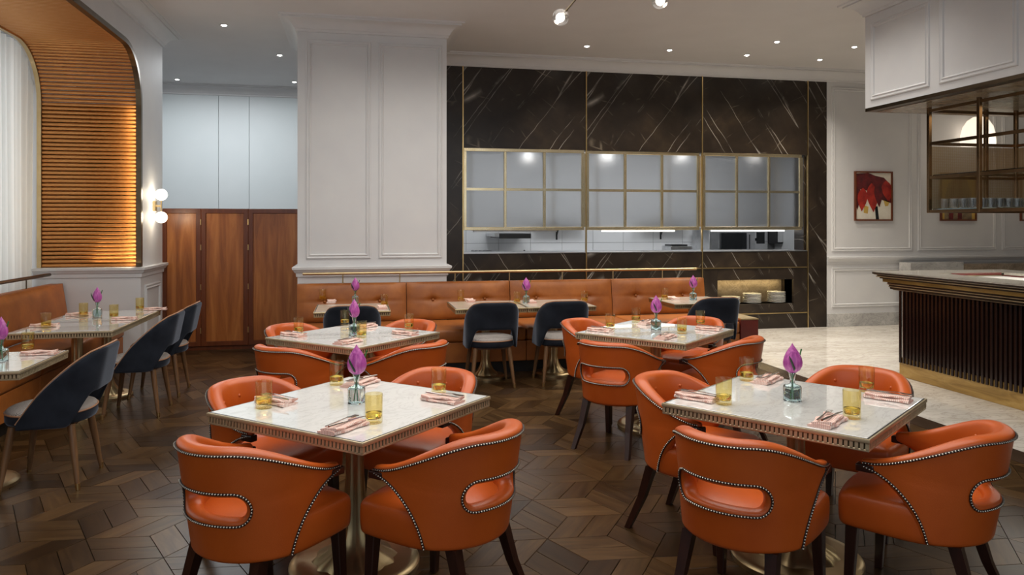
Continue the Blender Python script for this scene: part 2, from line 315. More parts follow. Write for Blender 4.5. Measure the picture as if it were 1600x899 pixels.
# ---------------------------------------------------------------- mesh helpers
class MB:
    def __init__(s): s.v = []; s.f = []
    def add(s, vs, fs):
        o = len(s.v); s.v += [tuple(p) for p in vs]; s.f += [tuple(i + o for i in q) for q in fs]; return s
    def box(s, x0, x1, y0, y1, z0, z1):
        return s.add([(x0, y0, z0), (x1, y0, z0), (x1, y1, z0), (x0, y1, z0), (x0, y0, z1), (x1, y0, z1), (x1, y1, z1), (x0, y1, z1)],
                     [(3, 2, 1, 0), (4, 5, 6, 7), (0, 1, 5, 4), (1, 2, 6, 5), (2, 3, 7, 6), (3, 0, 4, 7)])
    def grid(s, rows, cu=False, cv=False):
        nu = len(rows); nv = len(rows[0]); vs = [p for r in rows for p in r]; fs = []
        for i in range(nu if cu else nu - 1):
            for j in range(nv if cv else nv - 1):
                a, b = i % nu, (i + 1) % nu; c, d = j % nv, (j + 1) % nv
                fs.append((a * nv + c, a * nv + d, b * nv + d, b * nv + c))
        return s.add(vs, fs)
    def lathe(s, prof, n=24, cx=0, cy=0, cz=0, flute=0.0, nf=0):
        rows = []
        for r, z in prof:
            row = []
            for k in range(n):
                a = 2 * pi * k / n; rr = r
                if flute and nf: rr = r * (1 - flute * (0.5 + 0.5 * cos(nf * a)))
                row.append((cx + rr * cos(a), cy + rr * sin(a), cz + z))
            rows.append(row)
        s.grid(rows, False, True)
        o = len(s.v)
        if prof[0][0] > 1e-5: s.f.append(tuple(range(o - len(prof) * n + n - 1, o - len(prof) * n - 1, -1)))
        if prof[-1][0] > 1e-5: s.f.append(tuple(range(o - n, o)))
        return s
    def tube(s, pts, r, n=8, caps=True):
        pts = [Vector(p) for p in pts]; rr = r if isinstance(r, (list, tuple)) else [r] * len(pts); rows = []
        t0 = (pts[1] - pts[0]).normalized()
        up = Vector((0, 0, 1)) if abs(t0.z) < 0.9 else Vector((1, 0, 0))
        u = t0.cross(up).normalized()
        for i, p in enumerate(pts):
            t = (pts[min(i + 1, len(pts) - 1)] - pts[max(i - 1, 0)]).normalized()
            u = (u - t * u.dot(t)).normalized(); w = t.cross(u)
            rows.append([tuple(p + (u * cos(2 * pi * k / n) + w * sin(2 * pi * k / n)) * rr[i]) for k in range(n)])
        s.grid(rows, False, True); o = len(s.v)
        if caps:
            s.f.append(tuple(range(o - len(pts) * n + n - 1, o - len(pts) * n - 1, -1))); s.f.append(tuple(range(o - n, o)))
        return s
    def sphere(s, c, r, nu=12, nv=8, sz=1.0):
        prof = [(max(r * sin(pi * i / nv), 1e-6), -r * sz * cos(pi * i / nv)) for i in range(nv + 1)]
        return s.lathe(prof, nu, *c)
    def prism(s, poly, axis, a0, a1):
        def P(u, w, a): return {'x': (a, u, w), 'y': (u, a, w), 'z': (u, w, a)}[axis]
        n = len(poly); vs = [P(u, w, a0) for u, w in poly] + [P(u, w, a1) for u, w in poly]
        fs = [tuple(range(n - 1, -1, -1)), tuple(range(n, 2 * n))] + [(i, (i + 1) % n, n + (i + 1) % n, n + i) for i in range(n)]
        return s.add(vs, fs)
    def loop_loft(s, o, u, w, n, u0, u1, v0, v1, prof, close=False):
        """rectangular frame in plane (u,w) raised along n: prof = [(inset, height)]"""
        o, u, w, n = map(Vector, (o, u, w, n)); rows = []
        for d, h in prof:
            rows.append([tuple(o + u * a + w * b + n * h) for a, b in ((u0 + d, v0 + d), (u1 - d, v0 + d), (u1 - d, v1 - d), (u0 + d, v1 - d))])
        return s.grid(rows, close, True)
    def run(s, path, prof, side=1, z0=0.0):
        """moulding along a plan polyline, mitred; prof = [(out, dz)]; side=1 projects to the left of the path"""
        P = [Vector(p) for p in path]; rows = []
        for out, dz in prof:
            row = []
            for i, p in enumerate(P):
                ns = []
                if i > 0: d = (P[i] - P[i - 1]).normalized(); ns.append(Vector((-d.y, d.x)))
                if i < len(P) - 1: d = (P[i + 1] - P[i]).normalized(); ns.append(Vector((-d.y, d.x)))
                if len(ns) == 2: m = (ns[0] + ns[1]); m = m / (1 + ns[0].dot(ns[1]))
                else: m = ns[0]
                q = p + m * out * side; row.append((q.x, q.y, z0 + dz))
            rows.append(row)
        s.grid(rows); nv = len(P); o = len(s.v) - len(prof) * nv
        s.f.append(tuple(o + k * nv for k in range(len(prof)))); s.f.append(tuple(o + k * nv + nv - 1 for k in range(len(prof) - 1, -1, -1)))
        return s
    def build(s, name, m, parent=None, smooth=False, bevel=0, seg=2, loc=None, rotz=None, ang=40, recalc=True):
        me = bpy.data.meshes.new(name); me.from_pydata(s.v, [], s.f)
        if bevel or recalc:
            bm = bmesh.new(); bm.from_mesh(me)
            if bevel: bmesh.ops.bevel(bm, geom=bm.edges[:], offset=bevel, segments=seg, affect='EDGES', profile=0.5, clamp_overlap=True)
            bmesh.ops.recalc_face_normals(bm, faces=bm.faces[:]); bm.to_mesh(me); bm.free()
        if smooth:
            for p in me.polygons: p.use_smooth = True
            me.set_sharp_from_angle(angle=radians(ang))
        me.materials.append(m)
        return link(name, me, parent, loc, rotz)
def link(name, me, parent=None, loc=None, rotz=None):
    o = bpy.data.objects.new(name, me); COL.objects.link(o)
    if parent is not None: o.parent = parent
    if loc is not None: o.location = loc
    if rotz is not None: o.rotation_euler = (0, 0, rotz)
    return o
def tag(o, label=None, cat=None, group=None, kind=None):
    if label: o['label'] = label
    if cat: o['category'] = cat
    if group: o['group'] = group
    if kind: o['kind'] = kind
    return o
def thing(name, label, cat, loc=(0, 0, 0), rz=0.0, group=None):
    o = bpy.data.objects.new(name, None); COL.objects.link(o); o.location = loc; o.rotation_euler = (0, 0, rz)
    o.empty_display_size = 0.1
    return tag(o, label, cat, group)
def struct(name, label, cat='wall'):
    o = thing(name, label, cat); o['kind'] = 'structure'; return o
KIDS = {}
def dup(root, loc, rz, label=None, group=None):
    """copy of a thing with copies of its parts and sub-parts"""
    r = root.copy(); COL.objects.link(r); r.location = loc; r.rotation_euler = (0, 0, rz)
    if label: r['label'] = label
    if group: r['group'] = group
    if root.name not in KIDS: KIDS[root.name] = [(c, list(c.children)) for c in root.children]
    for ch, gs in KIDS[root.name]:
        c = ch.copy(); COL.objects.link(c); c.parent = r
        for g in gs:
            d = g.copy(); COL.objects.link(d); d.parent = c
    return r
def subsurf(o, lv=1):
    md = o.modifiers.new('subdivision', 'SUBSURF'); md.levels = lv; md.render_levels = lv
def sstep(a, b, x):
    t = max(0.0, min(1.0, (x - a) / (b - a))); return t * t * (3 - 2 * t)

CEIL = 3.96
CROWN = [(0, -0.165), (0.018, -0.160), (0.022, -0.135), (0.034, -0.130), (0.045, -0.105), (0.075, -0.070), (0.115, -0.045), (0.150, -0.036),
         (0.160, -0.036), (0.160, -0.020), (0.195, -0.016), (0.200, 0.0), (0, 0)]
RAIL = [(0, -0.115), (0.014, -0.112), (0.018, -0.072), (0.030, -0.064), (0.046, -0.036), (0.056, -0.030), (0.058, -0.004), (0.050, 0.0), (0, 0)]
MOULD = [(0, 0), (0.004, 0.014), (0.014, 0.017), (0.022, 0.010), (0.034, 0.008), (0.042, 0.018), (0.052, 0.014), (0.058, 0.0)]
BASE = [(0, 0), (0.022, 0), (0.022, 0.13), (0.010, 0.155), (0, 0.16)]
XL = -2.37      # left wall face
YB = 10.38      # back wall face

# ================================================================ SETTING
# ---- floor
fl = struct('floor', 'dark parquet dining floor with cream marble beyond its border', 'floor')
MB().box(-7, 12, -3, 14.2, -0.12, -0.012).build('subfloor', M['black'], fl)
a = 0.31
rot = radians(25)
def R2(p): return (p[0] * cos(rot) - p[1] * sin(rot), p[0] * sin(rot) + p[1] * cos(rot))
PX0, PX1, PY0, PY1 = -3.3, 4.34, 2.3, 13.6
planks = []
for i in range(-70, 90):
    for j in range(-70, 90):
        hx, hy = i * a * 3 ** .5 + (j % 2) * a * 3 ** .5 / 2, j * 1.5 * a
        c = R2((hx, hy))
        if not (PX0 - 0.5 < c[0] < PX1 + 0.5 and PY0 - 0.5 < c[1] < PY1 + 0.5): continue
        for k in (0, 2, 4):
            e1a, e2a = radians(30 + 60 * k), radians(30 + 60 * (k + 2))
            e1 = R2((a * cos(e1a), a * sin(e1a))); e2 = R2((a * cos(e2a), a * sin(e2a)))
            for h in (0, 1):
                o = (c[0] + e2[0] * 0.5 * h, c[1] + e2[1] * 0.5 * h)
                ctr = (o[0] + e1[0] * .5 + e2[0] * .25, o[1] + e1[1] * .5 + e2[1] * .25)
                planks.append((ctr, math.atan2(e1[1], e1[0]), o, e1, e2))
def clip_poly(poly):
    for ax, lim, sg in ((0, PX0, 1), (0, PX1, -1), (1, PY0, 1), (1, PY1, -1)):
        out = []
        for q in range(len(poly)):
            p, r = poly[q], poly[(q + 1) % len(poly)]
            dp, dr = (p[ax] - lim) * sg, (r[ax] - lim) * sg
            if dp >= 0: out.append(p)
            if dp * dr < 0:
                t = dp / (dp - dr); out.append((p[0] + (r[0] - p[0]) * t, p[1] + (r[1] - p[1]) * t))
        poly = out
        if len(poly) < 3: return []
    return poly
gap = 0.0013
def plank_local():
    # parallelogram around its centre, long side along local X, slim recessed joints
    e2 = (a * .5 * cos(radians(120)), a * .5 * sin(radians(120)))
    q = [(-a / 2 - e2[0] / 2, -e2[1] / 2), (a / 2 - e2[0] / 2, -e2[1] / 2), (a / 2 + e2[0] / 2, e2[1] / 2), (-a / 2 + e2[0] / 2, e2[1] / 2)]
    k = 1 - 2 * gap / (a * .43)
    return [(x * (1 - 2 * gap / a), y * k) for x, y in q]
PL = plank_local()
def plank_mesh():
    mb = MB(); rows = [[(x * q, y * q2, z) for x, y in PL] for q, q2, z in ((1, 1, -0.012), (1, 1, -0.0022), (0.991, 0.984, 0.0))]
    mb.grid(rows, False, True); mb.f += [(8, 9, 10, 11)]
    me = bpy.data.meshes.new('plank'); me.from_pydata(mb.v, [], mb.f)
    bm = bmesh.new(); bm.from_mesh(me); bmesh.ops.recalc_face_normals(bm, faces=bm.faces[:]); bm.to_mesh(me); bm.free()
    uv = me.uv_layers.new(name='UVMap')
    for l in me.loops:
        co = me.vertices[l.vertex_index].co; uv.data[l.index].uv = (co.x, co.y)
    me.materials.append(M['floor_wood']); return me
PM = plank_mesh()
inside = []; rest = []
for p in planks:
    poly = [p[2], (p[2][0] + p[3][0], p[2][1] + p[3][1]), (p[2][0] + p[3][0] + p[4][0] * .5, p[2][1] + p[3][1] + p[4][1] * .5), (p[2][0] + p[4][0] * .5, p[2][1] + p[4][1] * .5)]
    full = all(PX0 <= q[0] <= PX1 and PY0 <= q[1] <= PY1 for q in poly)
    pr = proj((p[0][0], p[0][1], 0))
    if full and -10 < pr[0] < 1610 and pr[1] < 905 and pr[2] > 0: inside.append((pr[2], p))
    else: rest.append((p, poly))
inside.sort(key=lambda q: q[0])
for _, p in inside[:298]:
    o = link('plank', PM, fl, (p[0][0], p[0][1], 0), p[1]) if False else None
    o = bpy.data.objects.new('plank', PM); COL.objects.link(o); o.parent = fl
    o.location = (p[0][0], p[0][1], random.uniform(-0.0004, 0.0004)); o.rotation_euler = (0, 0, p[1])
vs, fs, uvs, tones = [], [], [], []
rng = random.Random(3)
for p, poly in [(q[1], None) for q in inside[298:]] + rest:
    ca, sa = cos(p[1]), sin(p[1])
    if poly is None:
        w = [(p[0][0] + x * ca - y * sa, p[0][1] + x * sa + y * ca) for x, y in PL]
    else:
        cxy = p[0]; w = [(cxy[0] + (x - cxy[0]) * .988, cxy[1] + (y - cxy[1]) * .988) for x, y in poly]
        w = clip_poly(w)
        if len(w) < 3: continue
    n = len(w); o = len(vs); t = rng.random()
    vs += [(x, y, 0) for x, y in w] + [(x, y, -0.012) for x, y in w]
    uvl = [((x - p[0][0]) * ca + (y - p[0][1]) * sa, -(x - p[0][0]) * sa + (y - p[0][1]) * ca) for x, y in w] * 2
    F_ = [tuple(range(o, o + n))] + [(o + i, o + n + i, o + n + (i + 1) % n, o + (i + 1) % n) for i in range(n)]
    for q in F_: uvs += [uvl[i - o] for i in q]; tones.append(t)
    fs += F_
me = bpy.data.meshes.new('plank_field'); me.from_pydata(vs, [], fs)
uv = me.uv_layers.new(name='UVMap')
for i, q in enumerate(uvs): uv.data[i].uv = q
at = me.attributes.new('tone', 'FLOAT', 'FACE'); at.data.foreach_set('value', tones)
me.materials.append(M['floor_wood'])
tag(link('plank_field', me, fl), kind='stuff')
for k in range(7):
    MB().box(4.345, 4.565, 1.0 + k * 1.55, 2.545 + k * 1.55 - 0.002, -0.012, 0.001).build('border_board', M['border_wood'], fl)
TX, TY = 1.25, 0.85
ys = [YB, YB - 0.62]
while ys[-1] > 2.0: ys.append(ys[-1] - TY)
for r, (y1, y0) in enumerate(zip(ys, ys[1:])):
    x = 4.568
    while x < 11.6:
        MB().box(x, min(x + TX, 11.7) - 0.002, y0 + 0.002, y1, -0.012, 0.002).build('marble_tile', M['floor_marble'], fl)
        x += TX

# ---- ceiling with downlights
ce = struct('ceiling', 'plain grey white ceiling with small recessed downlights', 'ceiling')
MB().box(-7, 12, -3, 14.2, CEIL, CEIL + 0.1).build('ceiling_slab', M['ceiling'], ce)
DL = [(350, 39, 'the pier and the white column, nearest'), (437, 86, 'left of the column crown, brightest'), (460, 128, 'just beside the left edge of the column'), (277, 124, 'above the timber screen, far left'),
      (917, 72, 'in front of the dark marble wall, leftmost'), (1046, 78, 'in front of the dark marble wall, second from left'), (1167, 86, 'in front of the dark marble wall, third from left'),
      (1214, 65, 'in front of the dark marble wall, nearest of the right pair'), (1281, 93, 'near the right end of the dark marble wall'), (1335, 73, 'nearest the white bulkhead over the bar')]
for i, (px, py, w) in enumerate(DL):
    x, y, z = at_z(px, py, CEIL)
    t = thing('ceiling_downlight', ('small round recessed downlight ' + w), 'downlight', (x, y, CEIL), 0, 'recessed ceiling downlights')
    MB().lathe([(0.030, 0.0), (0.048, 0.0), (0.048, -0.006), (0.040, -0.008), (0.030, -0.003)], 20).build('trim_ring', M['paint'], t, True)
    MB().lathe([(0.0001, -0.014), (0.018, -0.0125), (0.029, -0.006), (0.0295, -0.0005)], 16).build('lens', M['led'], t, True)
    if y < YB: light('downlight_beam', 'SPOT', (x, y, CEIL - 0.02), 175 if px > 700 else 24, (1.0, 0.90, 0.77), (0, 0, 0), spot=120, blend=1.0, radius=0.03)

# ---- left wall: pier, header over the alcove, rounded opening
wl = struct('wall_left', 'white left wall with tall rounded window alcove and panelled pier')
YN, ZN, RN = 9.05, 3.52, 0.60
arc = [(YN - RN + RN * sin(t), ZN - RN + RN * cos(t)) for t in [radians(9 * k) for k in range(11)]]   # (y,z) from ceiling run to the side
hd = MB()
prof = [(1.5, ZN)] + arc
for (y0, z0), (y1, z1) in zip(prof, prof[1:]):
    hd.add([(XL, y0, z0), (XL, y1, z1), (XL, y1, CEIL), (XL, y0, CEIL), (-3.45, y0, z0), (-3.45, y1, z1), (-3.45, y1, CEIL), (-3.45, y0, CEIL)],
           [(0, 1, 2, 3), (7, 6, 5, 4), (0, 4, 5, 1), (3, 2, 6, 7), (0, 3, 7, 4), (1, 5, 6, 2)])
hd.build('header', M['paint'], wl)
MB().box(-4.0, XL, YN, 10.0, 0, CEIL).build('pier', M['paint'], wl)
MB().run([(XL, 1.5), (XL, 10.0), (-4.0, 10.0)], CROWN, -1, CEIL).build('crown_molding', M['paint'], wl, True, ang=25)
MB().run([(-3.45, YN), (XL, YN), (XL, 10.0), (-2.7, 10.0)], [(o, z) for o, z in RAIL], -1, 1.115).build('chair_rail', M['paint'], wl, True, ang=25)
MB().loop_loft((XL, 0, 0), (0, 1, 0), (0, 0, 1), (1, 0, 0), 9.2, 9.88, 0.24, 0.90, MOULD).build('panel_molding', M['paint'], wl)
MB().run([(-2.5, YN), (XL, YN), (XL, 10.0)], BASE, -1, 0).build('skirting', M['paint'], wl)
# outer wall behind the curtains, with the window
wo = struct('wall_outer', 'white outer wall behind the sheer curtains', 'wall')
MB().box(-4.0, -3.9, 1.5, YN, 0, 1.0).box(-4.0, -3.9, 1.5, YN, 3.4, CEIL).box(-4.0, -3.9, 8.8, YN, 1.0, 3.4).build('wall_face', M['paint'], wo)
w1 = struct('window_1', 'tall glazed alcove window behind the sheer curtains', 'window')
wf = MB()
for y in (1.5, 3.3, 5.15, 7.0, 8.75): wf.box(-3.97, -3.91, y, y + 0.05, 1.0, 3.4)
wf.box(-3.97, -3.91, 1.5, 8.8, 1.0, 1.05).box(-3.97, -3.91, 1.5, 8.8, 3.35, 3.4)
wf.build('window_frame', M['bronze'], w1)
for y in (1.55, 3.35, 5.2, 7.05): MB().box(-3.945, -3.94, y, y + 1.72, 1.05, 3.35).build('window_pane', M['pane'], w1)
# curtain
rows = []
N = 520
for zi, z in enumerate((0.55, 1.2, 2.0, 2.8, 3.50)):
    row = []
    for k in range(N + 1):
        y = 2.6 + (YN - 0.03 - 2.6) * k / N
        x = -3.47 + 0.040 * sin(y * 2 * pi / 0.155 + 0.7 * sin(y * 3.1)) * (0.75 + 0.25 * sin(y * 5.3 + z)) + 0.008 * sin(y * 91)
        row.append((x, y, z))
    rows.append(row)
tag(MB().grid(rows).build('sheer_curtain', M['curtain'], None, True, ang=180, recalc=False), 'floor length white sheer curtain hanging in soft pleats at far left', 'curtain')
# tambour lining of the alcove
tl = struct('trim_1', 'bronze tambour lining of horizontal slats inside the rounded alcove', 'alcove lining')
lin = MB(); path = [(YN, 1.118)] + [(q[0], q[1]) for q in reversed(arc)] + [(4.3, ZN)]
for (y0, z0), (y1, z1) in zip(path, path[1:]):
    lin.add([(-3.40, y0, z0), (XL - 0.01, y0, z0), (XL - 0.01, y1, z1), (-3.40, y1, z1)], [(0, 1, 2, 3)])
lin.build('lining_back', M['bronze'], tl)
sec = [(-0.019, 0.0), (-0.0165, 0.008), (-0.008, 0.0135), (0.0, 0.015), (0.008, 0.0135), (0.0165, 0.008), (0.019, 0.0)]
sm = MB().prism(sec, 'x', -3.365, -2.415)          # local: y along the path, z out of the lining
sme = bpy.data.meshes.new('slat'); sme.from_pydata(sm.v, [], sm.f)
for p_ in sme.polygons: p_.use_smooth = len(p_.vertices) == 4
sme.set_sharp_from_angle(angle=radians(50))
sme.materials.append(M['slat_bronze'])
L1, LA = ZN - RN - 1.118, RN * pi / 2
s_ = 0.022
while s_ < L1 + LA + (YN - RN - 4.4):
    if s_ < L1: y, z, th = YN, 1.118 + s_, 0.0
    elif s_ < L1 + LA:
        th = (s_ - L1) / RN; y = YN - RN + RN * cos(th); z = ZN - RN + RN * sin(th)
    else: th = pi / 2; y = YN - RN - (s_ - L1 - LA); z = ZN
    o = bpy.data.objects.new('slat', sme); COL.objects.link(o); o.parent = tl
    o.location = (0, y, z); o.rotation_euler = (th + pi / 2, 0, 0)
    s_ += 0.0442
def arch_frame(x0, x1, tin, tout, y_end):
    mb = MB(); rows = []
    pts = [(YN, 1.118, 0)] + [(YN, ZN - RN, 0)] + [(YN - RN + RN * cos(t), ZN - RN + RN * sin(t), t) for t in [radians(9 * k) for k in range(1, 10)]] + [(YN - RN, ZN, pi / 2), (y_end, ZN, pi / 2)]
    for y, z, t in pts:
        n = (-cos(t), -sin(t))   # into the opening
        rows.append([(x0, y + n[0] * -tout, z + n[1] * -tout), (x1, y + n[0] * -tout, z + n[1] * -tout), (x1, y + n[0] * tin, z + n[1] * tin), (x0, y + n[0] * tin, z + n[1] * tin)])
    return mb.grid(rows, False, True)
arch_frame(-2.412, XL + 0.014, 0.030, 0.022, 4.3).build('front_frame', M['bronze'], tl)
arch_frame(-3.41, -3.367, 0.030, 0.0, 4.3).build('back_frame', M['satin_brass'], tl)
light('alcove_frame_strip', 'AREA', (-2.435, YN - 0.075, 2.02), 7.0, (1.0, 0.80, 0.52), (0, radians(90), radians(-20)), 1.75, 0.02)
light('alcove_uplight', 'AREA', (-2.60, YN - 0.09, 1.15), 2.0, (1.0, 0.74, 0.42), (radians(180 + 12), 0, 0), 0.55, 0.05)

# ---- rear wall of the recess and timber screen
wr = struct('wall_rear', 'pale blue grey wall of the recess behind the timber screen')
for x0, x1 in ((-6.8, -2.33), (-2.325, -1.83), (-1.825, 1.05)):
    MB().box(x0, x1, 13.6, 13.65, 0, CEIL).build('wall_panel', M['rear_paint'], wr, bevel=0.003, seg=1)
MB().box(-6.8, 1.05, 13.66, 13.8, 0, CEIL).build('wall_core', M['rear_paint'], wr)
MB().run([(1.05, 13.6), (-6.8, 13.6)], CROWN, 1, CEIL).build('crown_molding', M['paint'], wr, True, ang=25)
light('recess_light', 'AREA', (-2.2, 11.9, 3.9), 95, (0.93, 0.97, 1.0), (0, 0, 0), 2.4, 1.2)
scn = thing('timber_screen', 'tall three leaf dark red timber screen between the pier and the white column', 'screen', (0, 10.05, 0))
edges = [at_y(252, 400, 10.05)[0], at_y(314, 400, 10.05)[0], at_y(388, 400, 10.05)[0], -0.60]
for k in range(3):
    x0, x1 = edges[k] + (0.0 if k else 0.005), edges[k + 1]
    fr = MB().loop_loft((0, 0, 0), (1, 0, 0), (0, 0, 1), (0, -1, 0), x0, x1, 0.05, 1.79, [(0, -0.035), (0, 0.0), (0.006, 0.005), (0.055, 0.005), (0.062, -0.012)])
    fr.build('leaf_frame', M['frame_wood'], scn)
    pn = MB().box(x0 + 0.05, x1 - 0.05, 0.010, 0.03, 0.10, 1.74).build('veneer_panel', M['panel_wood'], scn)
    if k: 
        for z in (1.62, 1.30, 0.8, 0.25): MB().tube([(x0, -0.012, z - 0.035), (x0, -0.012, z + 0.035)], 0.007, 8).build('hinge', M['brass'], scn)
MB().box(edges[0] + 0.005, edges[3], 0.02, 0.05, 0.0, 0.05).build('plinth', M['frame_wood'], scn)

# ---- white column
co = struct('column', 'square white panelled column behind the leather bench', 'column')
CX0, CX1, CY = -0.668, 1.04, 8.88
MB().box(CX0, CX1, CY, 10.42, 0, CEIL).build('shaft', M['paint'], co)
MB().run([(CX0, 10.42), (CX0, CY), (CX1, CY), (CX1, 10.42)], CROWN, -1, CEIL).build('crown_molding', M['paint'], co, True, ang=25)
MB().run([(CX0, 10.3), (CX0, CY), (CX1, CY), (CX1, 10.3)], RAIL, -1, 1.105).build('chair_rail', M['paint'], co, True, ang=25)
MB().run([(CX0, 10.3), (CX0, CY), (CX1, CY), (CX1, 10.3)], BASE, -1, 0).build('skirting', M['paint'], co)
for u0, u1 in ((-0.575, 0.155), (0.245, 0.985)):
    MB().loop_loft((0, CY, 0), (1, 0, 0), (0, 0, 1), (0, -1, 0), u0, u1, 1.195, 3.715, MOULD).build('panel_molding', M['paint'], co)

# ---- dark marble back wall with the kitchen pass
wb = struct('wall_back', 'dark brown marble back wall with pale diagonal veins and brass strips')
BX = [1.04, 1.445, 3.237, 5.04, 6.79, 7.12]
ZT, ZS, ZG, ZW = 3.80, 1.19, 1.508, 2.66
NX0, NX1, NZ0, NZ1 = 5.29, 6.55, 0.38, 0.75
core = MB().box(1.0, 7.2, YB + 0.045, YB + 0.25, ZW, CEIL).box(1.0, NX0, YB + 0.045, YB + 0.25, 0, ZS - 0.03).box(NX1, 7.2, YB + 0.045, YB + 0.25, 0, ZS - 0.03)
core.box(NX0, NX1, YB + 0.045, YB + 0.25, NZ1, ZS - 0.03).box(NX0, NX1, YB + 0.045, YB + 0.25, 0, NZ0).box(1.0, 1.445, YB + 0.045, YB + 0.25, ZS - 0.03, ZW).box(6.79, 7.2, YB + 0.045, YB + 0.25, ZS - 0.03, ZW)
core.build('wall_core', M['black'], wb)
g = 0.009
def mpanel(x0, x1, z0, z1, m):
    cx, cz = (x0 + x1) / 2, (z0 + z1) / 2; ox = 0.0
    o = MB().box(x0 - cx, x1 - cx, 0, 0.045, z0 - cz, z1 - cz).build('marble_panel', M[m], wb, bevel=0.002, seg=1)
    o.location = (cx, YB, cz); return o
mpanel(BX[0], BX[1] - g, 0, ZT, 'marble_r'); mpanel(BX[4] + g, BX[5], 0, ZT, 'marble_l')
for k in (1, 2, 3):
    mm = 'marble_r' if k < 3 else 'marble_l'
    mpanel(BX[k] + g, BX[k + 1] - g, ZW + 0.0, ZT, mm)
    mpanel(BX[k] + g, BX[k + 1] - g, 0.94, ZS - 0.012, 'marble_l' if k != 2 else 'marble_r')
    if k < 3: mpanel(BX[k] + g, BX[k + 1] - g, 0.245, 0.925, mm)
    mpanel(BX[k] + g, BX[k + 1] - g, 0, 0.225, mm)
mpanel(BX[3] + g, NX0, 0.245, 0.925, 'marble_l'); mpanel(NX1, BX[4] - g, 0.245, 0.925, 'marble_l')
mpanel(NX0 + 0.001, NX1 - 0.001, NZ1, 0.925, 'marble_l'); mpanel(NX0 + 0.001, NX1 - 0.001, 0.245, NZ0, 'marble_l')
for k in (1, 2, 3, 4): MB().box(BX[k] - g + .001, BX[k] + g - .001, YB - 0.012, YB + 0.03, 0, ZT).build('brass_strip', M['brass'], wb)
for z in (0.9325, 0.235):
    for k in (1, 2, 3): MB().box(BX[k] + g, BX[k + 1] - g, YB - 0.010, YB + 0.03, z - 0.007, z + 0.007).build('brass_strip', M['brass'], wb)
MB().run([(1.04, YB), (11.7, YB)], CROWN, -1, CEIL).build('crown_molding', M['paint'], wb, True, ang=25)
MB().box(1.445, 6.79, YB - 0.006, YB + 0.60, ZS - 0.012, ZS).build('pass_sill', M['steel'], wb)
MB().box(6.75, 6.79, YB + 0.046, YB + 0.30, ZS, ZW).build('jamb', M['marble_l'], wb)
nb = MB().box(NX0 - .02, NX0, YB + .045, YB + .36, NZ0 - .02, NZ1 + .02).box(NX1, NX1 + .02, YB + .045, YB + .36, NZ0 - .02, NZ1 + .02)
nb.box(NX0, NX1, YB + .045, YB + .36, NZ0 - .02, NZ0).box(NX0, NX1, YB + .045, YB + .36, NZ1, NZ1 + .02).build('niche_lining', M['marble_l'], wb)
MB().box(NX0, NX1, YB + .34, YB + .36, NZ0, NZ1).build('niche_back', M['brown_marble'], wb)
MB().box(NX0 + 0.04, NX1 - 0.04, YB + 0.30, YB + 0.32, NZ1 - 0.010, NZ1).build('led_strip', M['steel'], wb)
light('niche_light', 'AREA', ((NX0 + NX1) / 2, YB + 0.27, NZ1 - 0.012), 2.6, (1.0, 0.80, 0.40), (radians(-6), 0, 0), 1.15, 0.03)

# ---- plates in the niche
pp = thing('plate', '', 'plate')
MB().lathe([(0.0001, 0.0), (0.075, 0.0), (0.085, 0.004), (0.135, 0.014), (0.14, 0.0175), (0.136, 0.0195), (0.085, 0.010), (0.0001, 0.008)], 32).build('plate_body', M['porcelain'], pp, True)
stk = [(at_y(1175, 470, YB + 0.17), 7, 'the middle stack'), (at_y(1213, 470, YB + 0.17), 8, 'the right stack'), (at_y(1142, 470, YB + 0.17), 5, 'the left stack')]
first = True
ordn = ['bottom', 'second', 'third', 'fourth', 'fifth', 'sixth', 'seventh', 'eighth']
for (p, n, w) in stk:
    for k in range(n):
        lab = 'white porcelain plate, %s of %s in the marble niche' % ('topmost' if k == n - 1 else ordn[k] + (' from the bottom' if k else ''), w)
        if first: o = pp; o.location = (p[0], p[1], NZ0 + k * 0.0215); o['label'] = lab; o['group'] = 'plates stacked in the marble niche'; first = False
        else: dup(pp, (p[0], p[1], NZ0 + k * 0.0215), 0, lab)

# ---- frosted sashes of the pass
for k in (1, 2, 3):
    w = struct('window_%d' % (k + 1), 'brass framed frosted glass sash, %s of the kitchen pass' % ('left bay', 'middle bay', 'right bay')[k - 1], 'window')
    x0, x1 = BX[k] + 0.012, BX[k + 1] - 0.012
    if k < 3: x1 -= 0.02
    else: x1 -= 0.09
    y0, y1 = YB - 0.008 + (0.03 if k == 2 else 0.0), YB + 0.032 + (0.03 if k == 2 else 0.0)
    zr = ZG + 0.012; fr = 0.038
    for (a0, a1, b0, b1) in ((x0, x1, ZG, ZG + 0.045), (x0, x1, ZW - 0.045, ZW)): MB().box(a0, a1, y0, y1, b0, b1).build('sash_rail', M['sash_brass'], w, bevel=0.003, seg=1)
    xs = [x0 + (x1 - x0 - fr) * q / 3 for q in range(4)]
    for q in range(4): MB().box(xs[q], xs[q] + fr + (0.018 if q == 3 else 0), y0, y1, ZG + 0.0455, ZW - 0.0455).build('sash_stile', M['sash_brass'], w, bevel=0.003, seg=1)
    zm = (ZG + ZW) / 2
    for q in range(3):
        MB().box(xs[q] + fr + .0005, xs[q + 1] - .0005, y0 + .004, y1 - .004, zm - 0.018, zm + 0.018).build('muntin', M['sash_brass'], w)
        for z0, z1 in ((ZG + 0.045, zm - 0.018), (zm + 0.018, ZW - 0.045)):
            MB().box(xs[q] + fr, xs[q + 1], y0 + 0.016, y0 + 0.022, z0, z1).build('frosted_pane', M['frosted'], w)

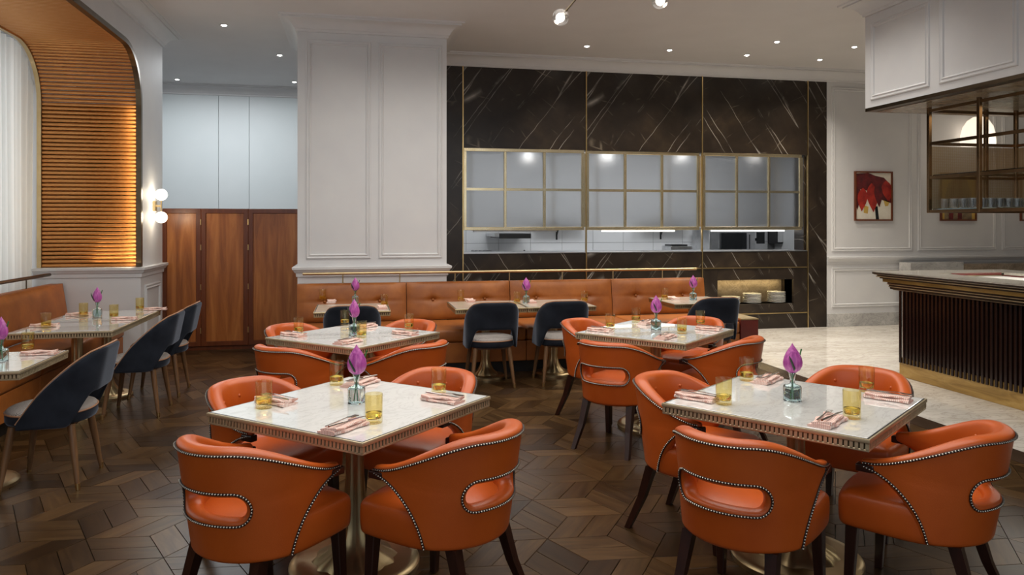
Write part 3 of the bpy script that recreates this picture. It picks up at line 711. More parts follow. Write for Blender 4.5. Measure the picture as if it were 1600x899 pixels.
# ---- kitchen beyond
kw = struct('wall_kitchen', 'white tiled kitchen wall seen under the pass sashes')
KY = 13.5
MB().box(0.8, 8.2, KY + 0.012, KY + 0.1, 0, 3.3).build('wall_core', M['grout'], kw)
MB().box(0.8, 0.9, YB + 0.25, KY, 0, 3.3).box(8.1, 8.2, YB + 0.25, KY, 0, 3.3).build('side_wall', M['tile'], kw)
MB().box(0.8, 8.2, YB + 0.25, KY + .1, 3.3, 3.4).build('kitchen_ceiling', M['tile'], kw)
xt0 = at_y(779, 380, KY)[0]; pt = at_y(829, 380, KY)[0] - xt0
zj = at_y(800, 380, KY)[2]
for i in range(-3, 12):
    for j in range(-2, 7):
        x = xt0 + i * pt; z = zj + j * 0.30
        if x < 0.9 or x + pt > 8.1 or z + 0.3 > 3.3: continue
        MB().box(x + 0.003, x + pt - 0.003, KY, KY + 0.012, z + 0.003, z + 0.297).build('tile', M['tile'], kw)
def kbox(px0, py0, px1, py1, Y, dep):
    p = at_y(px0, py1, Y); q = at_y(px1, py0, Y); return p[0], q[0], Y, Y + dep, p[2], q[2]
o = thing('extractor_hood', 'dark flat hood on the tiled kitchen wall behind the left sash', 'hood')
b = kbox(780, 365, 830, 373, 12.6, 0.88)
MB().box(*b).build('hood_body', M['dark_steel'], o, bevel=0.01)
MB().box(b[0] - 0.08, b[0] - .001, b[2], b[3], b[4] + 0.03, b[5]).build('hood_side', M['steel'], o)
o = thing('combi_oven', 'steel oven with dark glass door behind the right sash', 'oven')
b = kbox(1108, 356, 1180, 396, 12.7, 0.7)
MB().box(b[0], b[1], b[2], b[3], 0.55, b[5]).build('oven_body', M['steel'], o, bevel=0.01)
d = kbox(1126, 364, 1166, 392, 12.69, 0.012); MB().box(d[0], d[1], d[2] - .02, 12.698, d[4], d[5]).build('oven_door', M['screen'], o, bevel=0.004)
MB().tube([(d[1] + 0.04, 12.64, d[4] + 0.03), (d[1] + 0.04, 12.64, d[5] - 0.03)], 0.011).build('door_handle', M['dark_steel'], o, True)
MB().box(b[0] + .05, b[1] - .05, 12.75, 13.35, 0.0, 0.549).build('oven_stand', M['dark_steel'], o)
o = thing('order_screen', 'small dark display screen right of the oven', 'screen')
b = kbox(1183, 363, 1195, 381, 12.75, 0.03)
MB().box(*b).build('display', M['screen'], o, bevel=0.004)
MB().box((b[0] + b[1]) / 2 - .02, (b[0] + b[1]) / 2 + .02, 12.785, 13.499, b[4] + .05, b[4] + .10).build('wall_arm', M['dark_steel'], o)
o = thing('wall_cabinet', 'white wall cabinet with dark edges at the right end of the kitchen', 'cabinet')
b = kbox(1213, 352, 1230, 381, 13.2, 0.3)
MB().box(*b).build('cabinet_body', M['dark_steel'], o); MB().box(b[0] + .03, b[1] - .03, b[2] - .02, b[2] - .001, b[4] + .03, b[5]).build('cabinet_door', M['tile'], o, bevel=0.003)
o = thing('toaster', 'low steel grill with dark lid behind the middle sash', 'appliance')
b = kbox(1048, 385, 1081, 394, 12.3, 0.4)
ox0 = at_y(1108, 380, 12.7)[0] - 0.02
kc = MB().box(1.0, ox0, 11.9, 13.48, 0.86, 1.0)
MB().box(b[0], b[1], b[2], b[3], 1.0, b[5]).build('grill_body', M['steel'], o, bevel=0.008)
MB().box(b[0] + .04, b[1] - .06, b[2] + .05, b[3] - .05, b[5] + .001, b[5] + .03).build('grill_lid', M['dark_steel'], o)
o = tag(kc.build('kitchen_worktop', M['steel'], None, bevel=0.004), 'long steel worktop along the kitchen wall behind the pass', 'worktop')
MB().box(1.0, ox0, 12.0, 13.4, 0, 0.859).build('worktop_base', M['steel'], o)
for nm, x0p, x1p, lab in (('burner_grate', 737, 769, 'dark burner grate on the kitchen worktop far left'), ('frying_pan', 832, 862, 'dark frying pan standing on the kitchen worktop behind left sash')):
    q0 = at_y(x0p, 393, 12.1); q1 = at_y(x1p, 393, 12.1); o = thing(nm, lab, 'cookware', ((q0[0] + q1[0]) / 2, 12.15, 1.0))
    hw = (q1[0] - q0[0]) / 2
    if nm == 'burner_grate':
        for dx in (-0.75, -0.4, 0.0, 0.4, 0.75): MB().box(dx * hw - .02, dx * hw + .02, -.15, .15, 0.0, 0.16).build('grate_bar', M['dark_steel'], o, bevel=.004)
        MB().box(-hw, hw, -.16, .16, 0.10, 0.13).build('grate_frame', M['dark_steel'], o)
    else:
        MB().lathe([(0.0001, 0), (0.13, 0), (0.16, 0.05), (0.155, 0.05), (0.125, 0.006), (0.0001, 0.006)], 24).build('pan_body', M['dark_steel'], o, True)
        MB().tube([(-0.15, 0, 0.05), (-0.24, 0, 0.10), (-0.30, 0, 0.16)], 0.012).build('handle', M['dark_steel'], o, True)
for (xa, xb, lab) in ((at_y(735, 0, 11.0)[0], at_y(870, 0, 11.0)[0], 'left'), (at_y(935, 0, 11.0)[0], at_y(1052, 0, 11.0)[0], 'middle'), (at_y(1105, 0, 11.0)[0], at_y(1222, 0, 11.0)[0], 'right')):
    o = thing('heated_shelf', 'brass edged shelf with strip light hung over the pass, %s bay' % lab, 'shelf', (0, 11.0, 1.50), 0, 'heated shelves over the pass')
    MB().box(xa, xb, -0.14, 0.16, 0.0, 0.03).build('shelf_board', M['satin_brass'], o)
    MB().box(xa + .03, xb - .03, -0.12, -0.06, -0.022, -0.001).build('strip_lamp', M['strip'] if lab != 'left' else M['steel'], o)
    for x in (xa + 0.02, xb - 0.02): MB().tube([(x, 0.12, 0.03), (x, 0.12, 1.80)], 0.012).build('hanger', M['satin_brass'], o)
for px, lab in ((826, 'left bay'), (948, 'middle bay, left'), (1064, 'middle bay, right'), (1178, 'right bay')):
    p = at_y(px, 246, 12.0); o = thing('kitchen_pendant', 'small glowing kitchen lamp blurred behind the frosted glass, ' + lab, 'lamp', p, 0, 'kitchen lamps behind the frosted glass')
    MB().lathe([(0.0001, 0.0), (0.10, 0.0), (0.11, 0.02), (0.05, 0.09), (0.0001, 0.10)], 20).build('lamp_shade', M['steel'], o, True)
    MB().lathe([(0.0001, -0.025), (0.06, -0.018), (0.085, -0.001)], 20).build('lamp_lens', M['kitchen_lens'], o, True)
    MB().tube([(0, 0, 0.1), (0, 0, 3.3 - p[2])], 0.006).build('cord', M['dark_steel'], o)
for px, lab in ((873, 'left'), (1037, 'right')):
    p = at_y(px, 372, 13.35); o = thing('shelf_bracket', 'dark metal shelf bracket on the tiled kitchen wall, %s one' % lab, 'bracket', (p[0], KY, 1.62), 0, 'kitchen shelf brackets')
    MB().box(-.015, .015, -.01, 0, -0.32, 0.0).build('upright', M['dark_steel'], o); MB().tube([(0, -.012, -0.25), (0, -0.24, -0.005)], 0.010).build('brace', M['dark_steel'], o)
    MB().box(-0.5, 0.5, -0.26, 0.0, 0.0, 0.02).build('shelf_board', M['steel'], o)

# ---- white panelled wall to the right
wq = struct('wall_right', 'white panelled wall to the right of the dark marble')
MB().box(7.12, 11.7, YB, YB + 0.2, 0, CEIL).build('wall_core', M['paint'], wq)
MB().run([(7.12, YB), (11.7, YB)], RAIL, -1, 1.085).build('chair_rail', M['paint'], wq, True, ang=25)
for x0, x1 in ((7.20, 8.63), (8.735, 10.20), (10.31, 11.62)):
    MB().loop_loft((0, YB, 0), (1, 0, 0), (0, 0, 1), (0, -1, 0), x0, x1, 1.17, 3.72, MOULD).build('panel_molding', M['paint'], wq)
    MB().loop_loft((0, YB, 0), (1, 0, 0), (0, 0, 1), (0, -1, 0), x0, x1, 0.30, 0.92, MOULD).build('panel_molding', M['paint'], wq)
MB().box(11.7, 11.8, 2.0, YB + .2, 0, CEIL).build('side_wall', M['paint'], wq)
bb = struct('baseboard_right', 'grey marble baseboard under the white panelled wall', 'baseboard')
for x0, x1 in ((7.121, 8.3), (8.302, 9.6), (9.602, 11.69)): MB().box(x0, x1, YB - 0.02, YB - 0.0005, 0.002, 0.205).build('marble_piece', M['base_marble'], bb, bevel=.003, seg=1)

# ================================================================ FIXED FURNITURE
# ---- tufted cushion builder
def cushion(x0, x1, zb, zt, yf0, yf1, yr0, yr1, buttons, nx=56, nz=24):
    """upright back cushion facing -y, leaning: front y at bottom/top, rear y at bottom/top"""
    def bulge(u, v): return (1 - abs(2 * u - 1) ** 8) * (1 - abs(2 * v - 1) ** 6)
    fr, bk = [], []
    for j in range(nz + 1):
        v = j / nz; z = zb + (zt - zb) * v; r0, r1 = [], []
        for i in range(nx + 1):
            u = i / nx; x = x0 + (x1 - x0) * u
            d = sum(0.030 * math.exp(-(((x - bx) / 0.055) ** 2 + ((z - bz) / 0.035) ** 2)) + 0.010 * math.exp(-(((x - bx) / 0.22) ** 2 + ((z - bz) / 0.018) ** 2)) + 0.008 * math.exp(-(((x - bx) / 0.018) ** 2 + ((z - bz - 0.05) / 0.09) ** 2)) for bx, bz in buttons)
            y = yf0 + (yf1 - yf0) * v + 0.035 * (1 - bulge(u, v)) + d
            r0.append((x, y, z)); r1.append((x, yr0 + (yr1 - yr0) * v, z))
        fr.append(r0); bk.append(r1)
    mb = MB().grid(fr); mb.grid(bk)
    loop = lambda g: g[0] + [r[-1] for r in g[1:-1]] + g[-1][::-1] + [r[0] for r in g[-2:0:-1]]
    A, B = loop(fr), loop(bk); mb.grid([A, B], False, True)
    me_v = {}
    return mb
def weld(o, d=0.0005):
    bm = bmesh.new(); bm.from_mesh(o.data); bmesh.ops.remove_doubles(bm, verts=bm.verts[:], dist=d); bmesh.ops.recalc_face_normals(bm, faces=bm.faces[:]); bm.to_mesh(o.data); bm.free()
    for p in o.data.polygons: p.use_smooth = True
    o.data.set_sharp_from_angle(angle=radians(50))

def bench(name, label, loc, rz, cuts, seat_f, seat_b, back_f0, back_f1, back_r, ztop, nb, endp=None):
    t = thing(name, label, 'bench', loc, rz)
    X0, X1 = cuts[0], cuts[-1]
    MB().box(X0 + .03, X1 - .03, seat_f + 0.09, back_r - 0.02, 0, 0.13).build('toe_kick', M['black'], t)
    for a0, a1 in zip(cuts, cuts[1:]):
        MB().box(a0 + .002, a1 - .002, seat_f + 0.015, back_r - 0.01, 0.13, 0.345).build('base_panel', M['cognac'], t, bevel=0.008)
        MB().box(a0 + .003, a1 - .003, seat_f, back_f0 + 0.04, 0.347, 0.485).build('seat_cushion', M['cognac'], t, True, bevel=0.03, seg=3)
        w = a1 - a0; bl = [(a0 + w * (q + 0.5) / nb, 0.715) for q in range(nb)] if nb else []
        c = cushion(a0 + .004, a1 - .004, 0.487, ztop, back_f0, back_f1, back_r, back_r, bl).build('back_cushion', M['cognac'], t, True); weld(c)
        for bx, bz in bl:
            yy = back_f0 + (back_f1 - back_f0) * (bz - 0.487) / (ztop - 0.487)
            MB().sphere((bx, yy + 0.030, bz), 0.016, 10, 6).build('button', M['cognac'], c, True)
    if endp:
        MB().box(X1 + .002, endp, seat_f - 0.0, back_r, 0, 0.50).build('end_panel', M['maroon'], t, bevel=.003)
        MB().box(X1 + .002, endp, seat_f - 0.005, back_r, 0.501, 0.516).build('end_cap', M['satin_brass'], t)
    return t
bb_ = bench('back_bench', 'long tufted cognac leather bench along the back wall', (0, 0, 0), 0, [-0.665, 0.558, 1.78, 3.05, 4.28], 7.84, 0, 8.66, 8.73, 8.865, 0.915, 2, 4.50)
lb = bench('side_bench', 'cognac leather bench in the left alcove under the curtains', (0, 0, 0), -pi / 2 + pi, [2.4, 4.6, 6.8, 9.03], 2.53, 0, 3.05, 3.12, 3.28, 0.945, 0)
# the side bench is modelled facing -y then turned to face +x: local x -> room y, local y -> room -x

def handrail(name, label, pts, posts, zb, r, m):
    t = thing(name, label, 'rail', (0, 0, 0))
    MB().tube(pts, r, 10).build('rail_bar', M[m], t, True)
    for x, y in posts: MB().tube([(x, y, zb), (x, y, pts[0][2])], 0.007, 8).build('post', M[m], t, True)
    return t
RY = 8.79
rp = [at_y(px, 425, RY)[0] for px in (535.6, 624.6, 711, 796, 878.6, 957.8, 1035)]
handrail('brass_rail', 'slim brass rail on short posts above the back bench', [(at_y(473, 425, RY)[0], RY, 1.03), (at_y(1088, 425, RY)[0], RY, 1.03)], [(x, RY) for x in rp], 0.9155, 0.015, 'satin_brass')
handrail('bronze_rail', 'dark bronze rail on posts above the left alcove bench', [(-3.25, 2.6, 1.05), (-3.25, 8.93, 1.05)], [(-3.25, y) for y in (3.4, 4.8, 6.2, 7.55, 8.35)], 0.9455, 0.018, 'bronze')

# ---- wall sconce on the pier
sc_ = thing('wall_sconce', 'brass wall sconce with two glowing opal globes on the white pier', 'wall lamp', (XL, 9.59, 1.81))
MB().box(0.0005, 0.03, -0.045, 0.045, -0.06, 0.06).build('backplate', M['satin_brass'], sc_, bevel=.004)
MB().tube([(0.03, 0, 0), (0.085, 0, 0)], 0.012).build('arm', M['satin_brass'], sc_, True)
MB().tube([(0.085, 0, -0.08), (0.085, 0, 0.08)], 0.008).build('rod', M['satin_brass'], sc_, True)
for s in (-1, 1):
    MB().sphere((0.085, 0, s * 0.135), 0.068, 24, 16).build('globe', M['globe_lamp'], sc_, True)
    light('sconce_glow', 'POINT', (XL + 0.16, 9.52, 1.81 + s * 0.135), 3.0, (1, 0.85, 0.62), radius=0.05)

# ---- pendant with clear globes
pc = thing('globe_chandelier', 'dark rod chandelier with clear glass globe bulbs under the ceiling', 'chandelier', (0, 0, 0))
def at_depth(px, py, Yc):
    X = (px - 800) / F * Yc; return (X * cy_ + Yc * sy_, -X * sy_ + Yc * cy_, CH + (HY - py) / F * Yc)
hub = at_depth(952, -64, 5.4)
MB().tube([hub, (hub[0], hub[1], CEIL)], 0.009).build('stem', M['bronze'], pc, True)
MB().lathe([(0.0001, 0), (0.07, 0), (0.07, -0.02), (0.0001, -0.025)], 20, hub[0], hub[1], CEIL).build('canopy', M['bronze'], pc, True)
MB().sphere(hub, 0.03).build('hub', M['bronze'], pc, True)
for px, py in ((876, 27), (1031, 1)):
    p = Vector(at_depth(px, py, 5.4)); h = Vector(hub); d = (h - p).normalized()
    MB().tube([h, p + d * 0.045], 0.0065).build('arm', M['bronze'], pc, True)
    MB().tube([p + d * 0.074, p + d * 0.040], [0.008, 0.010], 10).build('socket', M['bronze'], pc, True)
    MB().sphere(p, 0.060, 24, 16).build('glass_globe', M['globe_glass'], pc, True)
    MB().sphere(p - d * 0.004, 0.033, 16, 10).build('bulb', M['bulb'], pc, True)
    light('bulb_glow', 'POINT', tuple(p - d * 0.10), 3, WARM, radius=0.05)

# ---- pictures
def frame(name, label, x0, x1, z0, z1):
    t = thing(name, label, 'picture', ((x0 + x1) / 2, YB - 0.0005, (z0 + z1) / 2))
    w, h = (x1 - x0) / 2, (z1 - z0) / 2
    MB().loop_loft((0, 0, 0), (1, 0, 0), (0, 0, 1), (0, -1, 0), -w, w, -h, h, [(0, 0), (0, 0.035), (0.022, 0.035), (0.024, 0.015)]).build('picture_frame', M['frame_wood'], t)
    c = MB().box(-w + .02, w - .02, -0.015, -0.002, -h + .02, h - .02).build('canvas', M['canvas'], t)
    return t, c, w - .024, h - .024
def shape(name, pts, w, h, m, parent, layer):
    # pts in unit picture space (0..1, y up), flat print lying on the canvas
    P = [(-w + 2 * w * min(1, max(0, u)), -h + 2 * h * min(1, max(0, v))) for u, v in pts]
    MB().prism(P, 'y', -0.0152 - layer * 0.0012, -0.0152 - layer * 0.0012 - 0.001).build(name, M[m], parent)
def petal(cx, top, bot, wd, lean=0.0, n=9):
    L = [(cx - wd * sin(pi * (k / n) ** .8) + lean * k / n, top + (bot - top) * k / n) for k in range(n + 1)]
    R = [(cx + wd * sin(pi * (k / n) ** .8) + lean * k / n, top + (bot - top) * k / n) for k in range(n - 1, 0, -1)]
    return L + R
t, c, w, h = frame('flower_picture', 'framed print of drooping dark red petals left of the hanging rack', 7.59, 8.26, 1.645, 2.42)
shape('print_mass', [(0, 0.98), (0.35, 1), (0.55, 0.94), (0.8, 0.9), (0.93, 0.8), (1, 0.62), (1, 0.35), (0.74, 0.42), (0.6, 0.5), (0.3, 0.62), (0, 0.66)], w, h, 'dark_print', c, 0)
shape('stalk', [(0.54, 0.28), (0.62, 0.28), (0.66, 0.0), (0.57, 0.0)], w, h, 'screen', c, 0)
shape('stamen', [(0.24, 0.3), (0.36, 0.27), (0.34, 0.12), (0.22, 0.14)], w, h, 'yellow_print', c, 0)
shape('stamen', [(0.78, 0.42), (0.97, 0.4), (0.92, 0.29), (0.84, 0.28)], w, h, 'yellow_print', c, 0)
shape('petal', petal(0.04, 0.78, 0.2, 0.10), w, h, 'dark_print', c, 1)
shape('petal', petal(0.86, 0.84, 0.38, 0.16, 0.08), w, h, 'red_petal', c, 2)
shape('petal', petal(0.44, 0.78, 0.15, 0.16, 0.06), w, h, 'red_petal', c, 3)
shape('petal', petal(0.20, 0.68, 0.17, 0.14, -0.04), w, h, 'red_petal', c, 4)
shape('petal', petal(0.62, 0.8, 0.26, 0.12, 0.04), w, h, 'dark_print', c, 4)
t, c, w, h = frame('arch_picture', 'framed print in tan tones behind the hanging rack', 9.14, 9.81, 1.645, 2.42)
shape('print_ground', [(0, 0), (1, 0), (1, 1), (0, 1)], w, h, 'yellow_print', c, 0)
for k in range(5): shape('print_band', [(0.08 + .13 * k, 0), (0.1 + .13 * k, 0.5), (0.2 + .1 * k, 0.78), (0.4 + .05 * k, 0.92), (0.55 + 0.05 * k, 0.86), (0.6 + .07 * k, 0.6), (0.66 + .06 * k, 0)], w, h, 'tan_print' if k % 2 == 0 else 'dark_print', c, 1 + k)
t, c, w, h = frame('edge_picture', 'framed dark print at the right edge of the picture behind the bar', 10.66, 11.33, 1.645, 2.42)
shape('print_ground', [(0.1, 0), (1, 0.1), (0.9, 1), (0.2, 0.9)], w, h, 'tan_print', c, 0)

# ---- wall lamp dome
wd = thing('dome_wall_lamp', 'glowing opal dome wall lamp seen through the hanging rack', 'wall lamp', (*at_y(1528, 230, 10.12)[:2], 2.84))
MB().lathe([(0.245, 0.0), (0.247, 0.05), (0.24, 0.16), (0.21, 0.29), (0.15, 0.39), (0.07, 0.445), (0.0001, 0.455)], 28).build('dome_shade', M['dome_lamp'], wd, True)
MB().tube([(0, 0.0, 0.2), (0, 0.2595, 0.2)], 0.02).build('wall_arm', M['satin_brass'], wd, True)
light('dome_glow', 'POINT', (wd.location.x, 9.7, 2.75), 6, (1, 0.84, 0.64), radius=0.2)

# ---- back counter against the white wall
bc = thing('back_counter', 'low marble fronted counter against the white wall behind the bar', 'counter', (0, 0, 0))
xb0 = at_y(1423, 408, YB - 0.32)[0]; xb1 = at_y(1506, 408, YB - 0.32)[0]
MB().box(xb0, xb1 - .002, YB - 0.32, YB - 0.07, 0.003, 0.995).build('pale_marble_block', M['base_marble'], bc, bevel=.003)
MB().box(xb1, 11.69, YB - 0.30, YB - 0.07, 0.003, 0.965).build('brown_marble_block', M['brown_marble'], bc, bevel=.003)

# ---- bar counter
bar = thing('bar_counter', 'long bar counter with dark vertical slats and stepped brass edge', 'bar counter', (0, 0, 0))
BX0, BY1, BY0, BX9 = 5.56, 6.87, 3.0, 6.85
MB().box(BX0, BX9, BY0, BY1, 0.002, 0.20).build('plinth', M['gold_stone'], bar, bevel=.004)
MB().box(BX0 + .03, BX0 + .30, BY0, BY1 - .02, 0.201, 0.90).box(BX0 + .30, BX9 - .1, BY1 - .29, BY1 - .02, 0.201, 0.90).build('counter_body', M['slat'], bar)
MB().box(BX9 - .35, BX9 - .02, BY0, BY1 - .30, 0.201, 1.07).box(BX0 + .301, BX0 + .33, BY0, BY1 - .291, 0.201, 1.07).box(BX0 + .331, BX9 - .36, BY1 - .335, BY1 - .3305, 0.201, 1.0995).build('inner_lining', M['maroon'], bar)
MB().box(BX0 + .335, BX9 - .36, BY0, BY1 - .337, 0.90, 1.062).build('inner_worktop', M['porcelain'], bar)
slm = MB().box(0.010, 0.029, -0.013, 0.013, 0.150, 0.905)
pr_ = slm.build('slat', M['slat'], bar, bevel=.003, seg=1); pr_.location = (BX0 - 0.03, BY1 - 0.03, 0)
k = 1
while BY1 - 0.03 - k * 0.05 > BY0 + .1:
    o = pr_.copy(); COL.objects.link(o); o.location = (BX0 - 0.03, BY1 - 0.03 - k * 0.05, 0); k += 1
def bar_ring(name, d, z0, z1, m):
    x0, y1 = BX0 - d, BY1 + d * 0.3
    poly = [(x0, BY0), (x0, y1), (BX9 + .05, y1), (BX9 + .05, y1 - 0.36 - d * .2), (x0 + 0.44 + (0.26 - d) * 0.2, y1 - 0.36 - d * .2), (x0 + 0.44 + (0.26 - d) * .2, BY0)]
    mb = MB(); n = len(poly)
    vs = [(x, y, z0) for x, y in poly] + [(x, y, z1) for x, y in poly]
    fs = [(0, 1, 4, 5), (1, 2, 3, 4), (n, n + 5, n + 4, n + 1), (n + 1, n + 4, n + 3, n + 2)] + [(i, (i + 1) % n, n + (i + 1) % n, n + i) for i in range(n)]
    mb.add(vs, fs).build(name, M[m], bar, bevel=0.002, seg=1)
M['dark_edge'] = mat('near_black_lacquer', (0.022, 0.017, 0.012), 0.22)
bar_ring('edge_step', 0.06, 0.906, 0.914, 'champagne')
bar_ring('edge_step', 0.09, 0.915, 0.936, 'dark_edge')
bar_ring('edge_step', 0.105, 0.937, 0.943, 'champagne')
bar_ring('edge_step', 0.10, 0.944, 0.962, 'dark_edge')
bar_ring('edge_step', 0.12, 0.963, 0.969, 'champagne')
bar_ring('edge_step', 0.115, 0.970, 0.990, 'dark_edge')
bar_ring('edge_step', 0.16, 0.991, 1.026, 'gold_stone')
bar_ring('edge_step', 0.19, 1.027, 1.042, 'dark_edge')
bar_ring('edge_step', 0.225, 1.043, 1.050, 'champagne')
bar_ring('edge_step', 0.215, 1.051, 1.066, 'dark_edge')
bar_ring('edge_step', 0.245, 1.067, 1.073, 'champagne')
bar_ring('edge_step', 0.262, 1.074, 1.0905, 'dark_edge')
bar_ring('bar_top', 0.258, 1.091, 1.10, 'bar_stone')
MB().box(BX9 - .34, BX9 + .05, BY0, BY1 - .345, 1.074, 1.099).build('service_top', M['bar_stone'], bar)
light('bar_well_light', 'AREA', (6.22, 5.2, 1.68), 26, (1, 0.95, 0.86), (0, 0, 0), 0.3, 2.4)

# ---- bulkhead over the bar
bk = struct('ceiling_bulkhead', 'white panelled bulkhead hanging from the ceiling over the bar', 'bulkhead')
SX, SY, SZ = 5.30, 7.06, 2.79
MB().box(SX, 8.6, 3.0, SY, SZ + 0.035, CEIL).build('bulkhead_box', M['paint'], bk)
MB().box(SX, 8.6, 3.0, SY, SZ, SZ + 0.034).build('bronze_edge', M['bronze'], bk)
MB().box(SX + .10, 8.5, 3.0, SY - .06, SZ - 0.006, SZ - .0005).build('soffit_panel', M['brown_marble'], bk)
MB().run([(SX, 3.0), (SX, SY), (8.6, SY)], CROWN, 1, CEIL).build('crown_molding', M['paint'], bk, True, ang=25)
for y0, y1 in ((6.14, 6.97), (5.17, 6.02), (4.2, 5.05), (3.23, 4.08)):
    MB().loop_loft((SX, 0, 0), (0, 1, 0), (0, 0, 1), (-1, 0, 0), y0, y1, 2.895, 3.715, MOULD).build('panel_molding', M['paint'], bk)

# ---- hanging bottle rack
rk = thing('hanging_rack', 'bronze hanging rack with glass shelves and mesh above the bar', 'rack', (0, 0, 0))
RX0, RX1, RY0, RY1, RZ = 5.70, 6.75, 3.6, 6.65, 1.71
ST = SZ - 0.0065
for x in (RX0, 6.38, RX1):
    for y in (RY1, 6.02, 5.2, 4.4, RY0):
        if x == 6.38 and y not in (RY1, 5.2, RY0): continue
        MB().box(x, x + .035, y - .035, y, RZ, ST).build('post', M['rack_bronze'], rk, bevel=.002, seg=1)
def rrail(x0, x1, y0, y1, z, h=.03): MB().box(x0, x1, y0, y1, z, z + h).build('rail', M['rack_bronze'], rk)
for z in (RZ, 2.055, 2.40, ST - 0.05):
    rrail(RX0 + .004, RX0 + .030, RY0, RY1 - .036, z); rrail(RX1 + .004, RX1 + .030, RY0, RY1 - .036, z)
    rrail(RX0 + .036, RX1 - .001, RY1 - .031, RY1 - .004, z)
for z in (1.742, 2.087): MB().box(RX0 + .04, RX1 - .005, RY0, RY1 - .04, z, z + .009).build('glass_shelf', M['shelf_glass'], rk)
MB().box(RX0 + .04, RX1 - .01, RY1 - .020, RY1 - .018, RZ + .04, 2.39).build('mesh_panel', M['mesh'], rk)
MB().box(RX1 + .012, RX1 + .014, RY0, RY1 - .04, RZ + .04, 2.39).build('mesh_panel', M['mesh'], rk)
bgp = [(0.0001, 0), (0.030, 0), (0.034, 0.004), (0.038, 0.10), (0.0355, 0.10), (0.031, 0.008), (0.0001, 0.008)]
bg = thing('bar_glass', 'plain clear bar glass on the bottom shelf of the hanging rack', 'glass', (5.80, 6.52, 1.7512), 0, 'bar glasses on the hanging rack')
MB().lathe(bgp, 14).build('glass_body', M['clear'], bg, True)
for i in range(9):
    for j in range(4):
        lab_ = 'clear bar glass, %s from the left in the %s row on the hanging rack' % (['first', 'second', 'third', 'fourth', 'fifth', 'sixth', 'seventh', 'eighth', 'ninth'][i], ['rear', 'third', 'second', 'front'][j])
        if i or j: dup(bg, (5.80 + 0.10 * i, 6.52 - 0.12 * j, 1.7512), 0, lab_)
        else: bg['label'] = lab_
light('rack_light', 'AREA', (6.2, 5.2, 2.72), 9, (1.0, 0.82, 0.55), (0, 0, 0), 0.7, 2.6)
dc = thing('decanter', 'ornate clear glass decanter on the middle shelf of the hanging rack', 'decanter', (*at_z(1596, 262, 2.0965)[:2], 2.0965))
dc.location = (6.35, 5.62, 2.0965)
MB().lathe([(0.0001, 0), (0.09, 0), (0.095, 0.012), (0.05, 0.03), (0.035, 0.05), (0.05, 0.09), (0.085, 0.15), (0.09, 0.19), (0.06, 0.23), (0.035, 0.26), (0.045, 0.30), (0.040, 0.30), (0.03, 0.26), (0.05, 0.225), (0.08, 0.19), (0.07, 0.14), (0.0001, 0.10)], 20).build('decanter_body', M['clear'], dc, True)

